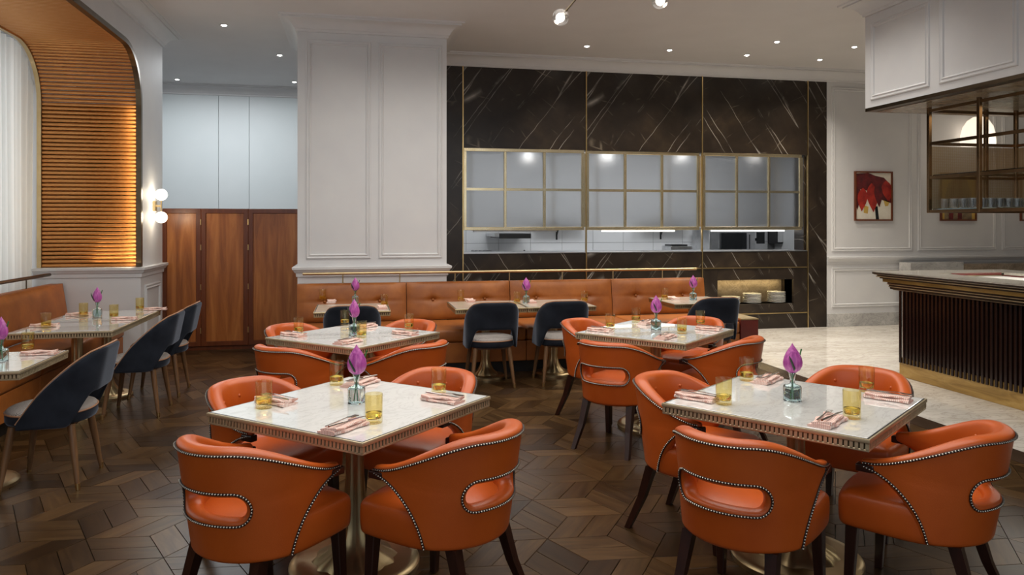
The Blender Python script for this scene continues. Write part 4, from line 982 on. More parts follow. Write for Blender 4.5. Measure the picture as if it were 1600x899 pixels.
# ================================================================ TABLES
TZ = 0.757
def make_table(name, label, sx, sy, top_m, edge_m, group, base_r=0.30, fl_=True):
    t = thing(name, label, 'table', (0, 0, 0), 0, group)
    hx, hy = sx / 2, sy / 2
    MB().box(-hx + .0142, hx - .0142, -hy + .0142, hy - .0142, 0.737, TZ).build('tabletop', M[top_m], t, bevel=0.0015, seg=1)
    MB().loop_loft((0, 0, 0), (1, 0, 0), (0, 1, 0), (0, 0, 1), -hx + .007, hx - .007, -hy + .007, hy - .007, [(0, 0.74), (0, TZ - .0012), (0.007, TZ - .0012), (0.007, 0.74)]).build('black_joint', M['black'], t)
    MB().loop_loft((0, 0, 0), (1, 0, 0), (0, 1, 0), (0, 0, 1), -hx, hx, -hy, hy,
                   [(0.030, 0.7375), (0.004, 0.7375), (0.001, 0.7385), (0.0, 0.741), (0.0, 0.7515), (0.0015, 0.7545), (0.0045, 0.7555), (0.0069, 0.7555), (0.0069, 0.739)]).build('edge_band', M[edge_m], t, True, ang=30)
    MB().loop_loft((0, 0, 0), (1, 0, 0), (0, 1, 0), (0, 0, 1), -hx + .012, hx - .012, -hy + .012, hy - .012, [(0.03, 0.708), (0, 0.708), (0, 0.7374), (0.03, 0.7374)]).build('bead_ground', M['bronze'], t)
    MB().loop_loft((0, 0, 0), (1, 0, 0), (0, 1, 0), (0, 0, 1), -hx + .004, hx - .004, -hy + .004, hy - .004, [(0.03, 0.704), (0.002, 0.704), (0, 0.706), (0, 0.711), (0.002, 0.713), (0.0079, 0.713)]).build('lower_lip', M[edge_m], t)
    bd = MB()
    for L, ax in ((hx, 0), (hy, 1)):
        n = int(2 * (L - .01) / 0.0200)
        for k in range(n + 1):
            q = -L + .011 + (2 * L - .022) * k / n
            for s in (-1, 1):
                O = (hy if ax == 0 else hx) - 0.0075
                x, y = (q, s * O) if ax == 0 else (s * O, q)
                w, d = (0.0066, 0.0048) if ax == 0 else (0.0048, 0.0066)
                bd.add([(x - w, y - d, .714), (x + w, y - d, .714), (x + w, y + d, .714), (x - w, y + d, .714), (x - w * .75, y - d, .7365), (x + w * .75, y - d, .7365), (x + w * .75, y + d, .7365), (x - w * .75, y + d, .7365)],
                       [(3, 2, 1, 0), (4, 5, 6, 7), (0, 1, 5, 4), (1, 2, 6, 5), (2, 3, 7, 6), (3, 0, 4, 7)])
    tag(bd.build('bead_trim', M[edge_m], t), kind='stuff')
    MB().box(-hx + .05, hx - .05, -hy + .05, hy - .05, 0.706, 0.736).build('top_core', M['dark_leg'], t)
    b = base_r
    MB().lathe([(0.0001, 0.0), (b, 0.0), (b, 0.022), (b - .012, 0.034), (b * .86, 0.037), (0.0001, 0.037)], 48).build('base', M['satin_brass'], t, True)
    MB().lathe([(b * .66, 0.037), (b * .60, 0.055), (b * .42, 0.085), (b * .30, 0.13), (b * .22, 0.20), (0.052, 0.31), (0.043, 0.42), (0.041, 0.55), (0.043, 0.66), (0.06, 0.69), (0.10, 0.704)], 48, flute=0.10 if fl_ else 0.0, nf=12).build('pedestal', M['satin_brass'], t, True)
    return t

TA = {  # name: (cam x, cam y, diagonal angle in the camera frame)
    'A': (-0.735, 3.510, 14.326, 'front left'), 'B': (1.353, 3.573, 3.717, 'front right'), 'C': (-1.196, 5.699, 12.224, 'middle left'), 'D': (1.133, 5.909, 7.916, 'middle right')}
def c2r(x, y): return (x * cy_ + y * sy_, -x * sy_ + y * cy_)
TABLE = {}
bt = None
for k, (cx, cyy, dg, w) in TA.items():
    p = c2r(cx, cyy); phi = radians(dg) - YAW
    lab = 'square white table with beaded brass edge, %s of the four' % w
    if bt is None:
        bt = make_table('dining_table', lab, 0.92, 0.92, 'tabletop', 'champagne', 'square white dining tables'); bt.location = (*p, 0.0005); bt.rotation_euler = (0, 0, phi + pi / 4)
    else: dup(bt, (*p, 0.0005), phi + pi / 4, lab)
    TABLE[k] = (p, phi, w)
st = None
SM = [(-2.265, 5.13, 0.73, 0.742, 'nearest on the left alcove bench'), (-2.265, 6.79, 0.73, 0.742, 'nearer of the joined pair at the left alcove bench'), (-2.265, 7.537, 0.73, 0.742, 'farther of the joined pair at the left alcove bench')]
for x, y, sx, sy, w in SM:
    lab = 'small white table, ' + w
    if st is None: st = make_table('side_table', lab, sx + .03, sy - .002, 'tabletop', 'champagne', 'small tables at the left bench', 0.22); st.location = (x, y, 0.0005)
    else: dup(st, (x, y, 0.0005), 0, lab)
gt = None
GT = [(-0.045, 7.71, 'far left at the back bench'), (1.31, 7.71, 'second from left at the back bench'), (2.04, 7.71, 'third from left at the back bench'), (3.615, 7.70, 'far right at the back bench')]
for x, y, w in GT:
    lab = 'small stone topped table, ' + w
    if gt is None: gt = make_table('bench_table', lab, 0.728, 0.72, 'small_top', 'satin_brass', 'small tables at the back bench', 0.20); gt.location = (x, y, 0.0005)
    else: dup(gt, (x, y, 0.0005), 0, lab)

# ================================================================ CHAIRS
# ---- orange barrel chair
RC = 0.29; SA = RC * pi / 2; SMAX = SA + 0.15
def plan(s, off=0.0):
    sg = 1 if s >= 0 else -1; t = abs(s)
    if t <= SA:
        an = -pi / 2 + s / RC; n = (cos(an), sin(an)); p = (RC * n[0], RC * n[1])
    else:
        d = t - SA; n = (sg, 0.0); p = (sg * (RC - 0.25 * d * d), d)
    return (p[0] - n[0] * off, p[1] - n[1] * off)
def ztop(s): return 0.768 - 0.133 * sstep(0.16, 0.60, abs(s))
def shell_pt(s, z, off):
    x, y = plan(s, off); h = (z - 0.345) / 0.46
    f = 0.925 + 0.075 * min(1.2, max(0, h))
    back = max(0.0, -y / RC)
    return (x * f, y * f - 0.055 * back * max(0, h), z)
def bez(p0, p1, p2, t): return tuple((1 - t) ** 2 * a_ + 2 * t * (1 - t) * b_ + t * t * c_ for a_, b_, c_ in zip(p0, p1, p2))
out_h = [(SMAX * (k / 14), ztop(SMAX * k / 14)) for k in range(15)]
out_h += [(SMAX, 0.615), (SMAX, 0.597)]
out_h += [bez((SMAX, 0.597), (0.43, 0.555), (0.375, 0.345), k / 10) for k in range(1, 11)]
out_h += [(0.375 * (1 - k / 8), 0.345) for k in range(1, 9)]
hc, hr = (0.160, 0.549), 0.049
hol_h = [(hc[0] * k / 9, hc[1] + hr) for k in range(10)]
angs = [90 - 60 * k / 5 for k in range(1, 6)] + [22, 15] + [15 - 90 * k / 10 for k in range(1, 11)]
hol_h += [(hc[0] + hr * cos(radians(q)), hc[1] + hr * sin(radians(q))) for q in angs]
last = hol_h[-1]
hol_h += [(hc[0] * (1 - (k - 1) / 7), hc[1] - hr) for k in range(1, 9)]
assert len(out_h) == len(hol_h), (len(out_h), len(hol_h))
def mirror(h): return h + [(-s, z) for s, z in h[-2:0:-1]]
OUT, HOL = mirror(out_h), mirror(hol_h)
def thick(s): return 0.066 - 0.022 * sstep(0.35, SMAX, abs(s))
def chair_shell():
    rows = []; KR = 7
    def lp(w): return [(h[0] + (o[0] - h[0]) * w, h[1] + (o[1] - h[1]) * w) for h, o in zip(HOL, OUT)]
    def grow(e, loop_h, sgn):
        res = []
        for (h, o, b) in zip(HOL, OUT, loop_h):
            d = Vector((o[0] - h[0], o[1] - h[1])).normalized(); res.append((b[0] + d.x * e * sgn, b[1] + d.y * e * sgn))
        return res
    ws = [0, 0.08, 0.25, 0.45, 0.65, 0.82, 0.94, 1.0]
    for w in ws: rows.append([shell_pt(s, z, 0.0) for s, z in lp(w)])
    rows.append([shell_pt(s, z, thick(s) * 0.22) for s, z in grow(0.012, OUT, 1)])
    rows.append([shell_pt(s, z, thick(s) * 0.60) for s, z in grow(0.016, OUT, 1)])
    rows.append([shell_pt(s, z, thick(s) * 0.95) for s, z in grow(0.004, OUT, 1)])
    for w in reversed(ws[:-1]): rows.append([shell_pt(s, z, thick(s) * (1.0 + 0.12 * sin(pi * w))) for s, z in lp(w)])
    rows.append([shell_pt(s, z, thick(s) * 0.70) for s, z in grow(0.010, HOL, -1)])
    rows.append([shell_pt(s, z, thick(s) * 0.28) for s, z in grow(0.009, HOL, -1)])
    return MB().grid(rows, True, True)
def seat_body():
    base = [plan(-SA - 0.25 + (2 * SA + 0.5) * k / 40, 0.006) for k in range(41)]
    fr = [(0.24 - 0.48 * k / 10, 0.262 + 0.022 * sin(pi * k / 10)) for k in range(11)]
    loop = base + fr; rows = []
    for ins, z in ((0.03, 0.333), (0.010, 0.336), (0.0, 0.348), (0.0, 0.40), (0.0, 0.445), (0.006, 0.466), (0.022, 0.482), (0.06, 0.494), (0.14, 0.503), (0.2, 0.506)):
        k = 1 - ins / 0.27; h = (min(z, .48) - 0.345) / 0.46; f = 0.93 + 0.075 * max(0, h)
        rows.append([(x * k * f, (y - 0.0) * k * (f if y < 0 else 1), z) for x, y in loop])
    mb = MB().grid(rows, False, True); n = len(loop); o = len(mb.v)
    mb.f.append(tuple(range(o - n, o))); mb.f.append(tuple(range(n - 1, -1, -1)))
    return mb
def sample(path, step):
    P = [Vector(p) for p in path]; L = [0]
    for p, q in zip(P, P[1:]): L.append(L[-1] + (q - p).length)
    n = max(1, round(L[-1] / step)); res = []; i = 0
    for k in range(n + 1):
        d = L[-1] * k / n
        while i < len(P) - 2 and L[i + 1] < d: i += 1
        t = (d - L[i]) / max(1e-9, L[i + 1] - L[i]); res.append(P[i].lerp(P[i + 1], min(1, t)))
    return res
def off_loop(h, o, e):
    d = Vector((o[0] - h[0], o[1] - h[1])).normalized(); return d * e
idx_tip = 14; idx_low = 26
lines = []
topl = [(-s, z) for s, z in out_h[14:0:-1]] + out_h[:15]
lines.append([shell_pt(s, z - 0.012, -0.003) for s, z in topl])
for sg in (1, -1):
    low = out_h[16:27]
    ll = []
    for k, (s, z) in enumerate(low):
        o2 = low[min(k + 1, len(low) - 1)]; o1 = low[max(k - 1, 0)]; t = Vector((o2[0] - o1[0], o2[1] - o1[1])).normalized(); nrm = Vector((t.y, -t.x))
        if nrm.y < 0 and k < 8: nrm = -nrm
        if nrm.x > 0: nrm = Vector((-abs(nrm.x), abs(nrm.y)))
        ll.append(shell_pt(sg * (s + nrm.x * 0.012), z + nrm.y * 0.012, -0.003))
    lines.append(ll)
hl = [(s + off_loop(h, o, 0.014).x, z + off_loop(h, o, 0.014).y) for (s, z), h, o in zip(HOL, HOL, OUT)]
# even margin around the slot
hl = []
for k in range(60):
    t = 2 * pi * k / 60
lw = hc[0]; R_ = hr + 0.014
pth = [(lw * k / 8, hc[1] + R_) for k in range(-8, 9)] + [(lw + R_ * cos(radians(90 - 15 * k)), hc[1] + R_ * sin(radians(90 - 15 * k))) for k in range(1, 12)] + [(lw - 2 * lw * k / 16, hc[1] - R_) for k in range(17)] + [(-lw - R_ * cos(radians(-90 + 15 * k)), hc[1] + R_ * sin(radians(-90 + 15 * k))) for k in range(1, 12)]
pth.append(pth[0])
lines.append([shell_pt(s, z, -0.003) for s, z in pth])
def trims():
    band, nails = MB(), MB()
    for l in lines:
        band.tube([tuple(p) for p in sample(l, 0.02)], 0.0052, 5, False)
        for p in sample(l, 0.0116):
            q = Vector((p.x, p.y, 0)); n = q.normalized() if q.length > 1e-6 else Vector((0, -1, 0))
            c = p + n * 0.0028; r = 0.0041
            u = Vector((-n.y, n.x, 0)); w_ = Vector((0, 0, 1))
            ring = [c + (u * cos(2 * pi * k / 6) + w_ * sin(2 * pi * k / 6)) * r for k in range(6)]
            nails.add([tuple(x) for x in ring] + [tuple(c + n * 0.0034 + (u * cos(2 * pi * k / 6) + w_ * sin(2 * pi * k / 6)) * r * .55) for k in range(6)] + [tuple(c + n * 0.0042)],
                      [(k, (k + 1) % 6, 6 + (k + 1) % 6, 6 + k) for k in range(6)] + [(6 + k, 6 + (k + 1) % 6, 12) for k in range(6)])
    return band, nails
def leg_bar(p0, p1, w0, w1, mid=None):
    mb = MB(); pts = [Vector(p0)] + ([Vector(mid)] if mid else []) + [Vector(p1)]; rows = []
    for i, p in enumerate(pts):
        w = w0 + (w1 - w0) * i / (len(pts) - 1)
        rows.append([(p.x - w, p.y - w, p.z), (p.x + w, p.y - w, p.z), (p.x + w, p.y + w, p.z), (p.x - w, p.y + w, p.z)])
    mb.grid(rows, False, True); n = len(rows) * 4; mb.f += [(3, 2, 1, 0), (n - 4, n - 3, n - 2, n - 1)]
    return mb
def make_orange():
    t = thing('barrel_chair', '', 'chair', (0, 0, 0), 0, 'orange leather barrel chairs')
    o = chair_shell().build('backrest', M['orange'], t, True, ang=180); subsurf(o)
    o = seat_body().build('seat', M['orange'], t, True, ang=60); subsurf(o)
    b, n = trims()
    o = tag(b.build('trim_band', M['gimp'], t, True, ang=180), kind='stuff')
    tag(n.build('nailhead_trim', M['nail'], t, True, ang=180), kind='stuff')
    for sg in (1, -1):
        x, y = plan(sg * SMAX, 0.022)
        MB().box(x - 0.020, x + 0.020, y - 0.045, y + 0.026, 0.585, 0.617).build('arm_end', M['dark_leg'], t, bevel=.006)
        leg_bar((sg * 0.215, 0.205, 0.34), (sg * 0.222, 0.222, 0.0), 0.024, 0.016).build('leg', M['dark_leg'], t, bevel=.003, seg=1)
        leg_bar((sg * 0.175, -0.165, 0.34), (sg * 0.215, -0.285, 0.0), 0.024, 0.015, (sg * 0.188, -0.215, 0.17)).build('leg', M['dark_leg'], t)
    for s in (-0.22, 0.0, 0.22):
        x, y, z = shell_pt(s, 0.70, 0.068); MB().sphere((x, y, z), 0.011, 10, 6).build('button', M['orange'], t, True)
    return t
oc = None
SIDES = {'NR': (-45, 'near right side'), 'FR': (45, 'far right side'), 'FL': (135, 'far left side'), 'NL': (-135, 'near left side')}
ADJ = {'ANR': (-.026, -.086, 0), 'ANL': (-.058, .006, 0), 'AFL': (-.05, 0, 0), 'AFR': (-.06, .045, 0),
       'BNR': (-.062, -.054, 0), 'BNL': (-.018, .02, 0), 'BFL': (-.085, -.01, 0), 'BFR': (.09, -.044, 0),
       'CNL': (-.07, .025, 0), 'CNR': (-.05, -.09, 0), 'CFL': (-.087, .015, 0), 'CFR': (-.077, .03, 0),
       'DNL': (-.01, .01, 0), 'DNR': (-.08, -.06, 0), 'DFL': (-.068, -.051, 0), 'DFR': (0, -.01, 0)}
for k in 'ABCD':
    (tx, ty), phi, w = TABLE[k]
    for sd, (an, sw) in SIDES.items():
        n_ = phi + radians(an); dist = 0.46 + 0.146; dn, dt, dr = ADJ.get(k + sd, (0, 0, 0))
        dist += dn
        x, y = tx + cos(n_) * dist - sin(n_) * dt, ty + sin(n_) * dist + cos(n_) * dt
        rz = n_ + pi - pi / 2 + radians(dr)
        lab = 'orange leather barrel chair, %s of the %s white table' % (sw, w)
        if oc is None: oc = make_orange(); oc.location = (x, y, 0.0008); oc.rotation_euler = (0, 0, rz); oc['label'] = lab
        else: dup(oc, (x, y, 0.0008), rz, lab)

# ---- navy velvet chair
RB = 0.27; CRN = 0.17
def bplan(s, off=0.0):
    # rounded-rectangle horseshoe, s = 0 at the middle of the back (facing +y)
    sg = 1 if s >= 0 else -1; t = abs(s); flat = RB - CRN; arcL = CRN * pi / 2
    if t <= flat: return (s, -RB + off)
    if t <= flat + arcL:
        an = (t - flat) / CRN; return (sg * (flat + (CRN - off) * sin(an)), -RB + CRN - (CRN - off) * cos(an))
    d = t - flat - arcL; return (sg * (RB - off - 0.02 * d), -RB + CRN + d)
BS = RB - CRN + CRN * pi / 2 + 0.215
def btop(t): return 0.845 - 0.02 * sstep(0.12, 0.24, t) - 0.415 * max(0.0, min(1.0, (t - 0.21) / (BS - 0.21))) ** 1.35
def bbot(t): return 0.575 - 0.195 * sstep(0.17, 0.305, t)
def bpt(s, z, off):
    x, y = bplan(s, off); h = max(0, (z - 0.42)) / 0.42; bk_ = max(0.0, min(1.0, (-y) / RB))
    return (x * (0.95 + 0.06 * h), y - 0.085 * h * bk_, z)
def make_blue():
    t = thing('velvet_chair', '', 'chair', (0, 0, 0), 0, 'navy velvet chairs')
    NS, NZ, th = 48, 8, 0.032; outer, inner = [], []
    ss = [-BS + 2 * BS * k / NS for k in range(NS + 1)]
    for s in ss:
        a0, a1 = bbot(abs(s)), btop(abs(s)); a1 = max(a1, a0 + 0.02)
        outer.append([bpt(s, a0 + (a1 - a0) * j / NZ, 0.0) for j in range(NZ + 1)]); inner.append([bpt(s, a0 + (a1 - a0) * j / NZ, th) for j in range(NZ + 1)])
    mb = MB().grid([o + i[::-1] for o, i in zip(outer, inner)], False, True)
    n = 2 * (NZ + 1); e = len(mb.v); mb.f += [tuple(range(n)), tuple(range(e - 1, e - n - 1, -1))]
    o = mb.build('backrest', M['velvet'], t, True, ang=60); subsurf(o)
    MB().tube([tuple(Vector(bpt(s, max(btop(abs(s)), bbot(abs(s)) + .02) + 0.003, th * 0.55))) for s in ss], 0.0055, 6).build('piping', M['tan_piping'], o, True)
    def disc(prof, ex=0.243, ey=0.243, n=40):
        m_ = MB(); rows = []
        for r, z in prof:
            rows.append([(ex * r * math.copysign(abs(cos(2 * pi * k / n)) ** 0.86, cos(2 * pi * k / n)), 0.0 + ey * r * math.copysign(abs(sin(2 * pi * k / n)) ** 0.86, sin(2 * pi * k / n)), z) for k in range(n)])
        m_.grid(rows, False, True); e_ = len(m_.v); m_.f += [tuple(range(n - 1, -1, -1)), tuple(range(e_ - n, e_))]; return m_
    sb = disc([(0.90, 0.392), (0.97, 0.396), (1.0, 0.41), (1.0, 0.452), (0.985, 0.457)]).build('seat_base', M['velvet'], t, True, ang=50)
    disc([(0.985, 0.4575), (0.985, 0.466), (0.95, 0.477), (0.80, 0.486), (0.5, 0.491), (0.1, 0.492)]).build('seat', M['tweed'], t, True, ang=50)
    MB().tube([(0.241 * math.copysign(abs(cos(q)) ** .86, cos(q)), 0.243 * math.copysign(abs(sin(q)) ** .86, sin(q)), 0.458) for q in [2 * pi * k / 40 for k in range(41)]], 0.0055, 6).build('piping', M['tan_piping'], sb, True)
    MB().box(-.17, .17, -.17, .17, 0.372, 0.391).build('seat_frame', M['leg_wood'], t)
    for sx in (1, -1):
        for sy in (1, -1):
            p0, p1 = Vector((sx * .165, sy * .16, 0.385)), Vector((sx * .212, sy * .214, 0.0))
            pm = p0.lerp(p1, 0.955)
            l = MB().tube([p0, p0.lerp(p1, .3), pm], [0.0225, 0.0215, 0.0135], 12).build('leg', M['leg_wood'], t, True)
            MB().tube([pm + Vector((0, 0, .022)), p1], [0.0152, 0.0125], 12).build('leg_tip', M['brass'], l, True)
    return t
vc = None
VC = [(-1.855, 5.145, pi / 2, 'nearest at the left alcove table'), (-1.82, 6.865, pi / 2, 'second along the left alcove tables'), (-1.825, 7.61, pi / 2, 'farthest along the left alcove tables'),
      (-0.045, 7.34, 0, 'leftmost at the back bench, behind the middle left table'), (1.29, 7.36, 0, 'second from left at the back bench'), (2.0, 7.355, 0, 'third from left at the back bench'), (3.63, 7.36, 0, 'far right at the back bench, before the plate niche')]
for x, y, rz, w in VC:
    lab = 'navy velvet chair, ' + w
    if vc is None: vc = make_blue(); vc.location = (x, y, 0.0006); vc.rotation_euler = (0, 0, rz); vc['label'] = lab
    else: dup(vc, (x, y, 0.0006), rz, lab)

# ================================================================ TABLEWARE
TT = TZ + 0.0006
def make_glass():
    t = thing('water_glass', '', 'glass', (0, 0, 0), 0, 'amber water glasses')
    MB().lathe([(0.0001, 0.0), (0.033, 0.0), (0.0365, 0.004), (0.037, 0.03), (0.0375, 0.122), (0.0365, 0.1235), (0.0355, 0.122), (0.0345, 0.03), (0.032, 0.020), (0.0001, 0.017)], 28).build('tumbler', M['amber'], t, True, ang=50)
    MB().lathe([(0.0001, 0.0172), (0.0315, 0.0205), (0.0339, 0.030), (0.0341, 0.044), (0.0001, 0.044)], 24).build('amber_base', M['amber_base'], t, True, ang=50)
    return t
def make_napkin():
    t = thing('folded_napkin', '', 'napkin', (0, 0, 0), 0, 'folded pink napkins')
    for nm, zc, sx, sy, rz, hh in (('lower_fold', 0.0, 0.100, 0.048, 0.0, 0.014), ('upper_fold', 0.0145, 0.095, 0.042, 0.06, 0.012)):
        rows = []
        for i in range(15):
            u = -1 + 2 * i / 14; row = []
            for k in range(16):
                a_ = 2 * pi * k / 16
                y = sy * math.copysign(abs(cos(a_)) ** 0.45, cos(a_)) + 0.004 * sin(u * 5 + nm.count('u') * 2); z = zc + hh * (0.5 + 0.5 * math.copysign(abs(sin(a_)) ** 0.6, sin(a_)))
                z += (0.0035 * sin(u * 4.2 + y * 40 + zc * 90) + 0.002 * sin(y * 130)) * (1 if sin(a_) > 0 else (0 if zc == 0 else .6))
                x = sx * u; row.append((x * cos(rz) - y * sin(rz), x * sin(rz) + y * cos(rz), max(z, 0.0)))
            rows.append(row)
        m_ = MB().grid(rows, False, True); e_ = len(m_.v); m_.f += [tuple(range(16)), tuple(range(e_ - 1, e_ - 17, -1))]
        m_.build(nm, M['napkin'], t, True, ang=60)
    return t
def make_fork():
    t = thing('fork', '', 'fork', (0, 0, 0), 0, 'forks on the napkins')
    def strip(pts):  # (x, halfwidth, z)
        vs = []; fs = []
        for x, w, z in pts: vs += [(x, -w, z), (x, w, z), (x, w, z + .0022), (x, -w, z + .0022)]
        for i in range(len(pts) - 1):
            b_ = 4 * i
            for q in range(4): fs.append((b_ + q, b_ + (q + 1) % 4, b_ + 4 + (q + 1) % 4, b_ + 4 + q))
        fs += [(3, 2, 1, 0), tuple(4 * (len(pts) - 1) + q for q in range(4))]; return vs, fs
    MB().add(*strip([(-0.095, .0045, 0.0), (-0.06, .0042, .001), (0.0, .0028, .004), (0.035, .0030, .006), (0.050, .010, .004), (0.062, .0115, .002)])).build('handle', M['cutlery'], t)
    for y in (-0.0095, -0.0032, 0.0032, 0.0095): MB().box(0.0625, 0.098, y - .0014, y + .0014, 0.002, 0.0045).build('tine', M['cutlery'], t)
    return t
def make_knife():
    t = thing('knife', '', 'knife', (0, 0, 0), 0, 'knives on the napkins')
    MB().tube([(-0.10, 0, .004), (-0.05, 0, .0045), (0.0, 0, .004)], [0.0042, 0.0048, 0.0034], 8).build('handle', M['cutlery'], t, True)
    MB().prism([(0.0, -.004), (0.0, .005), (0.075, .0075), (0.10, .003), (0.108, -.003), (0.05, -.0045)], 'z', 0.0028, 0.0045).build('blade', M['cutlery'], t)
    return t
def make_vase():
    t = thing('bud_vase', '', 'vase', (0, 0, 0), 0, 'glass bud vases')
    def sq(r, z, p):
        n = 32; return [(r * math.copysign(abs(cos(2 * pi * k / n)) ** p, cos(2 * pi * k / n)), r * math.copysign(abs(sin(2 * pi * k / n)) ** p, sin(2 * pi * k / n)), z) for k in range(n)]
    prof = [(0.033, 0.0, .5), (0.035, 0.003, .5), (0.035, 0.068, .5), (0.032, 0.076, .6), (0.018, 0.080, .8), (0.0115, 0.085, 1), (0.0105, 0.098, 1), (0.012, 0.108, 1), (0.019, 0.142, 1), (0.0175, 0.142, 1), (0.0105, 0.108, 1), (0.009, 0.098, 1), (0.0095, 0.087, 1), (0.016, 0.078, .8), (0.029, 0.073, .6), (0.0325, 0.066, .5), (0.0325, 0.008, .5), (0.030, 0.006, .5)]
    m_ = MB().grid([sq(r, z, p) for r, z, p in prof], False, True); e_ = len(m_.v); m_.f += [tuple(range(31, -1, -1)), tuple(range(e_ - 32, e_))]
    m_.build('vase_body', M['vase'], t, True, ang=45)
    return t
def make_flower():
    t = thing('purple_flower', '', 'flower', (0, 0, 0), 0, 'purple flowers in the bud vases')
    prof = [(0.004, 0.0), (0.018, 0.004), (0.032, 0.016), (0.0405, 0.034), (0.0425, 0.052), (0.0385, 0.074), (0.029, 0.097), (0.0165, 0.117), (0.006, 0.132), (0.0012, 0.142)]
    rows = []; n = 30
    for r, z in prof:
        rows.append([(r * (0.90 + 0.22 * k / n) * cos(2 * pi * 1.22 * k / n - 1.2), 0.82 * r * (0.90 + 0.22 * k / n) * sin(2 * pi * 1.22 * k / n - 1.2), 0.132 + z) for k in range(n + 1)])
    MB().grid(rows).build('spathe', M['petal'], t, True, ang=180, recalc=False)
    MB().tube([(0.006, 0.004, 0.012), (0.001, 0.0, 0.08), (0, 0, 0.136)], 0.0032, 8).build('stem', M['stem'], t, True)
    MB().tube([(-0.010, -0.006, 0.012), (0.0, -0.003, 0.10), (0.030, 0.004, 0.19), (0.047, 0.010, 0.245)], [0.0028, 0.0028, 0.004, 0.0035], 8).build('green_stalk', M['stem'], t, True)
    lf = [(0.004, -0.006, 0.135), (-0.004, -0.036, 0.160), (-0.022, -0.043, 0.20), (-0.030, -0.040, 0.222)]
    MB().tube(lf, [0.003, 0.0055, 0.005, 0.001], 8).build('dark_leaf', M['dark_leaf'], t, True)
    return t
PRO = {}
def place(kind, maker, x, y, z, rz, lab):
    if kind not in PRO:
        o = maker(); PRO[kind] = o; o.location = (x, y, z); o.rotation_euler = (0, 0, rz); o['label'] = lab; return o
    return dup(PRO[kind], (x, y, z), rz, lab)

SET = {
 'A': dict(g=[(412.5, 641, 'left'), (526, 604.5, 'far'), (584, 664, 'near'), (685.7, 618, 'right')], n=[(404.7, 627.8, 'left'), (572.5, 597, 'far'), (528.8, 672, 'near'), (709.8, 628, 'right')], v=(557, 630)),
 'B': dict(g=[(1131, 635, 'left'), (1166.6, 598, 'far'), (1331, 657, 'near'), (1354, 615, 'right')], n=[(1089, 622.5, 'left'), (1200, 591, 'far'), (1289, 663, 'near'), (1397, 624, 'right')], v=(1238, 627)),
 'C': dict(g=[(466.6, 524.3, 'left'), (538.8, 511, 'far'), (565, 531, 'near'), (639, 518, 'right')], n=[(446, 522, 'left'), (576, 509, 'far'), (530, 537, 'near'), (652, 523, 'right')], v=(553.5, 524)),
 'D': dict(g=[(953.5, 517.3, 'left'), (993.8, 506.6, 'far'), (1065.5, 524.6, 'near'), (1094.4, 512, 'right')], n=[(927, 515, 'left'), (1011, 504.5, 'far'), (1036, 528, 'near'), (1118, 515, 'right')], v=(1025, 515.5))}
def clear_of(x, y, an, gl, r=0.0385):
    """slide a napkin (not the glass) just clear of the glasses"""
    for gx, gy in gl:
        u = (gx - x) * cos(an) + (gy - y) * sin(an); v = -(gx - x) * sin(an) + (gy - y) * cos(an)
        hu, hv = 0.101 + r, 0.054 + r; du = dv = 0.0
        if abs(u) < hu and abs(v) < hv:
            if hu - abs(u) < hv - abs(v): du = u - math.copysign(hu, u)
            else: dv = v - math.copysign(hv, v)
            x, y = x + du * cos(an) - dv * sin(an), y + du * sin(an) + dv * cos(an)
    return x, y
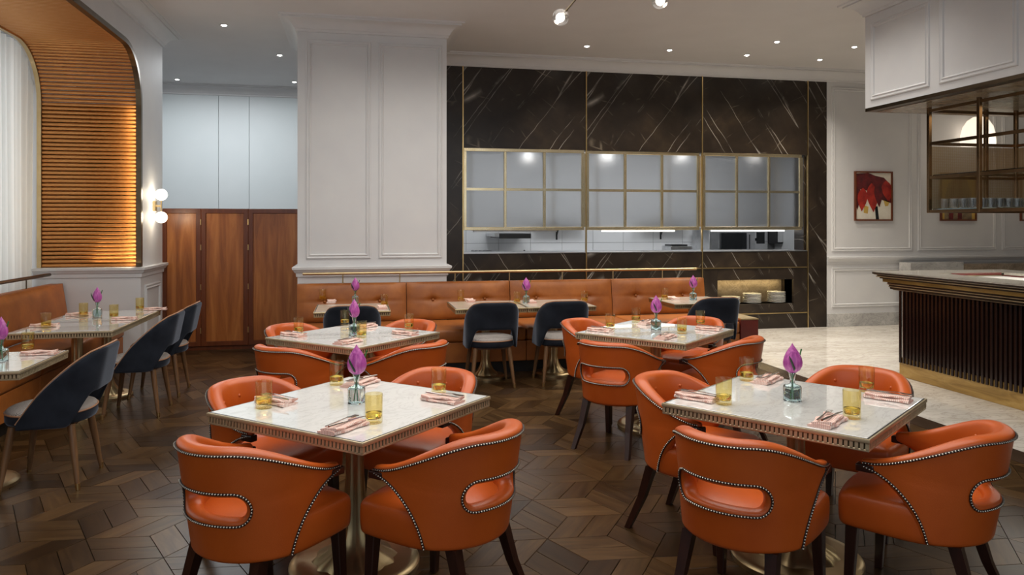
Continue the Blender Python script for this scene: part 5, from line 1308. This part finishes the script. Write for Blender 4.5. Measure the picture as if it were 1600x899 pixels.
for k, S in SET.items():
    (tx, ty), phi, w = TABLE[k]
    for px, py, q in S['n']:
        x, y, _ = at_z(px, py + 2, TZ)
        an = phi + (pi / 4 if q in ('near', 'far') else -pi / 4)
        # keep the whole napkin on the table top
        u = [(x - tx) * cos(phi + pi / 4) + (y - ty) * sin(phi + pi / 4), -(x - tx) * sin(phi + pi / 4) + (y - ty) * cos(phi + pi / 4)]
        lim = [0.325, 0.385] if q in ('near', 'far') else [0.385, 0.325]
        u = [max(-l, min(l, v)) for v, l in zip(u, lim)]
        x, y = tx + u[0] * cos(phi + pi / 4) - u[1] * sin(phi + pi / 4), ty + u[0] * sin(phi + pi / 4) + u[1] * cos(phi + pi / 4)
        x, y = clear_of(x, y, an, [at_z(a_, b_ - 3, TZ)[:2] for a_, b_, _q in S['g']])
        place('n', make_napkin, x, y, TT, an, 'folded pink checked napkin at the %s corner place of the %s white table' % (q, w))
        fx, fy = -sin(an), cos(an)
        fl_dir = an + (0 if q in ('near', 'right') else pi) + 0.05
        place('f', make_fork, x + fx * 0.018 + 0.006 * cos(an), y + fy * 0.018 + 0.006 * sin(an), TT + 0.0296, fl_dir, 'silver fork on the pink napkin, %s place of the %s white table' % (q, w))
        place('k', make_knife, x - fx * 0.014 + 0.006 * cos(an), y - fy * 0.014 + 0.006 * sin(an), TT + 0.0296, fl_dir - 0.12, 'silver knife on the pink napkin, %s place of the %s white table' % (q, w))
    for px, py, q in S['g']:
        x, y, _ = at_z(px, py - 3, TZ)
        place('g', make_glass, x, y, TT, 0, 'amber tinted water glass at the %s corner place of the %s white table' % (q, w))
    x, y, _ = at_z(*S['v'], TZ)
    rz = phi + (0.3 if k in 'BD' else 1.0)
    place('v', make_vase, x, y, TT, rz, 'small clear bluish glass bud vase on the %s white table' % w)
    place('w', make_flower, x, y, TT, -YAW + (0.0 if k != 'C' else -0.5), 'purple flower bud with green stalk in the vase on the %s white table' % w)
GL = [(72, 514, 'near end of the joined left alcove tables'), (130.5, 496, 'left of the vase on the joined left alcove tables'), (178, 499, 'right of the vase on the joined left alcove tables'), (218.5, 486.5, 'far end of the joined left alcove tables'), (43.5, 550, 'nearest left alcove table'),
      (504, 470.5, 'left end of the far left back bench table'), (600.5, 480, 'right end of the far left back bench table'), (720, 472, 'left end of the second back bench table'), (808, 475.5, 'left of the vase on the back bench pair'), (913, 474, 'right end of the third back bench table'), (1038.5, 469, 'left end of the far right back bench table')]
for px, py, w in GL:
    x, y, _ = at_z(px, py - 1, TZ); x = max(x, -2.60) if px < 300 else x
    place('g', make_glass, x, y, TT, 0, 'amber tinted water glass, ' + w)
NP = [(46, 512, 0, 'near end of the joined left alcove tables'), (107, 494.5, 0, 'wall side of the joined left alcove tables'), (195, 500, 0, 'chair side of the joined left alcove tables'), (237, 485, 0, 'far end of the joined left alcove tables'), (62, 554.5, 0, 'nearest left alcove table'),
      (518, 473, 1, 'left end of the far left back bench table'), (597, 482, 1, 'right end of the far left back bench table'), (731, 471.5, 1, 'left end of the second back bench table'), (829, 473, 1, 'beside the vase on the back bench pair'), (1046, 468, 1, 'left end of the far right back bench table')]
for px, py, turn, w in NP:
    x, y, _ = at_z(px, py, TZ); x = max(x, -2.50) if px < 300 else x
    x, y = clear_of(x, y, pi / 2 * turn, [at_z(a_, b_ - 1, TZ)[:2] for a_, b_, _q in GL])
    place('n', make_napkin, x, y, TT, pi / 2 * turn, 'folded pink checked napkin, ' + w)
VS = [(152, 497, 'joined left alcove tables'), (2, 566, 'nearest left alcove table'), (555, 475, 'far left back bench table'), (822, 475, 'back bench pair of tables'), (1083, 470, 'far right back bench table')]
for px, py, w in VS:
    x, y, _ = at_z(px, py - 1, TZ)
    place('v', make_vase, x, y, TT, 0, 'small clear bluish glass bud vase, ' + w)
    place('w', make_flower, x, y, TT, -YAW - 0.3, 'purple flower bud with green stalk in the vase, ' + w)
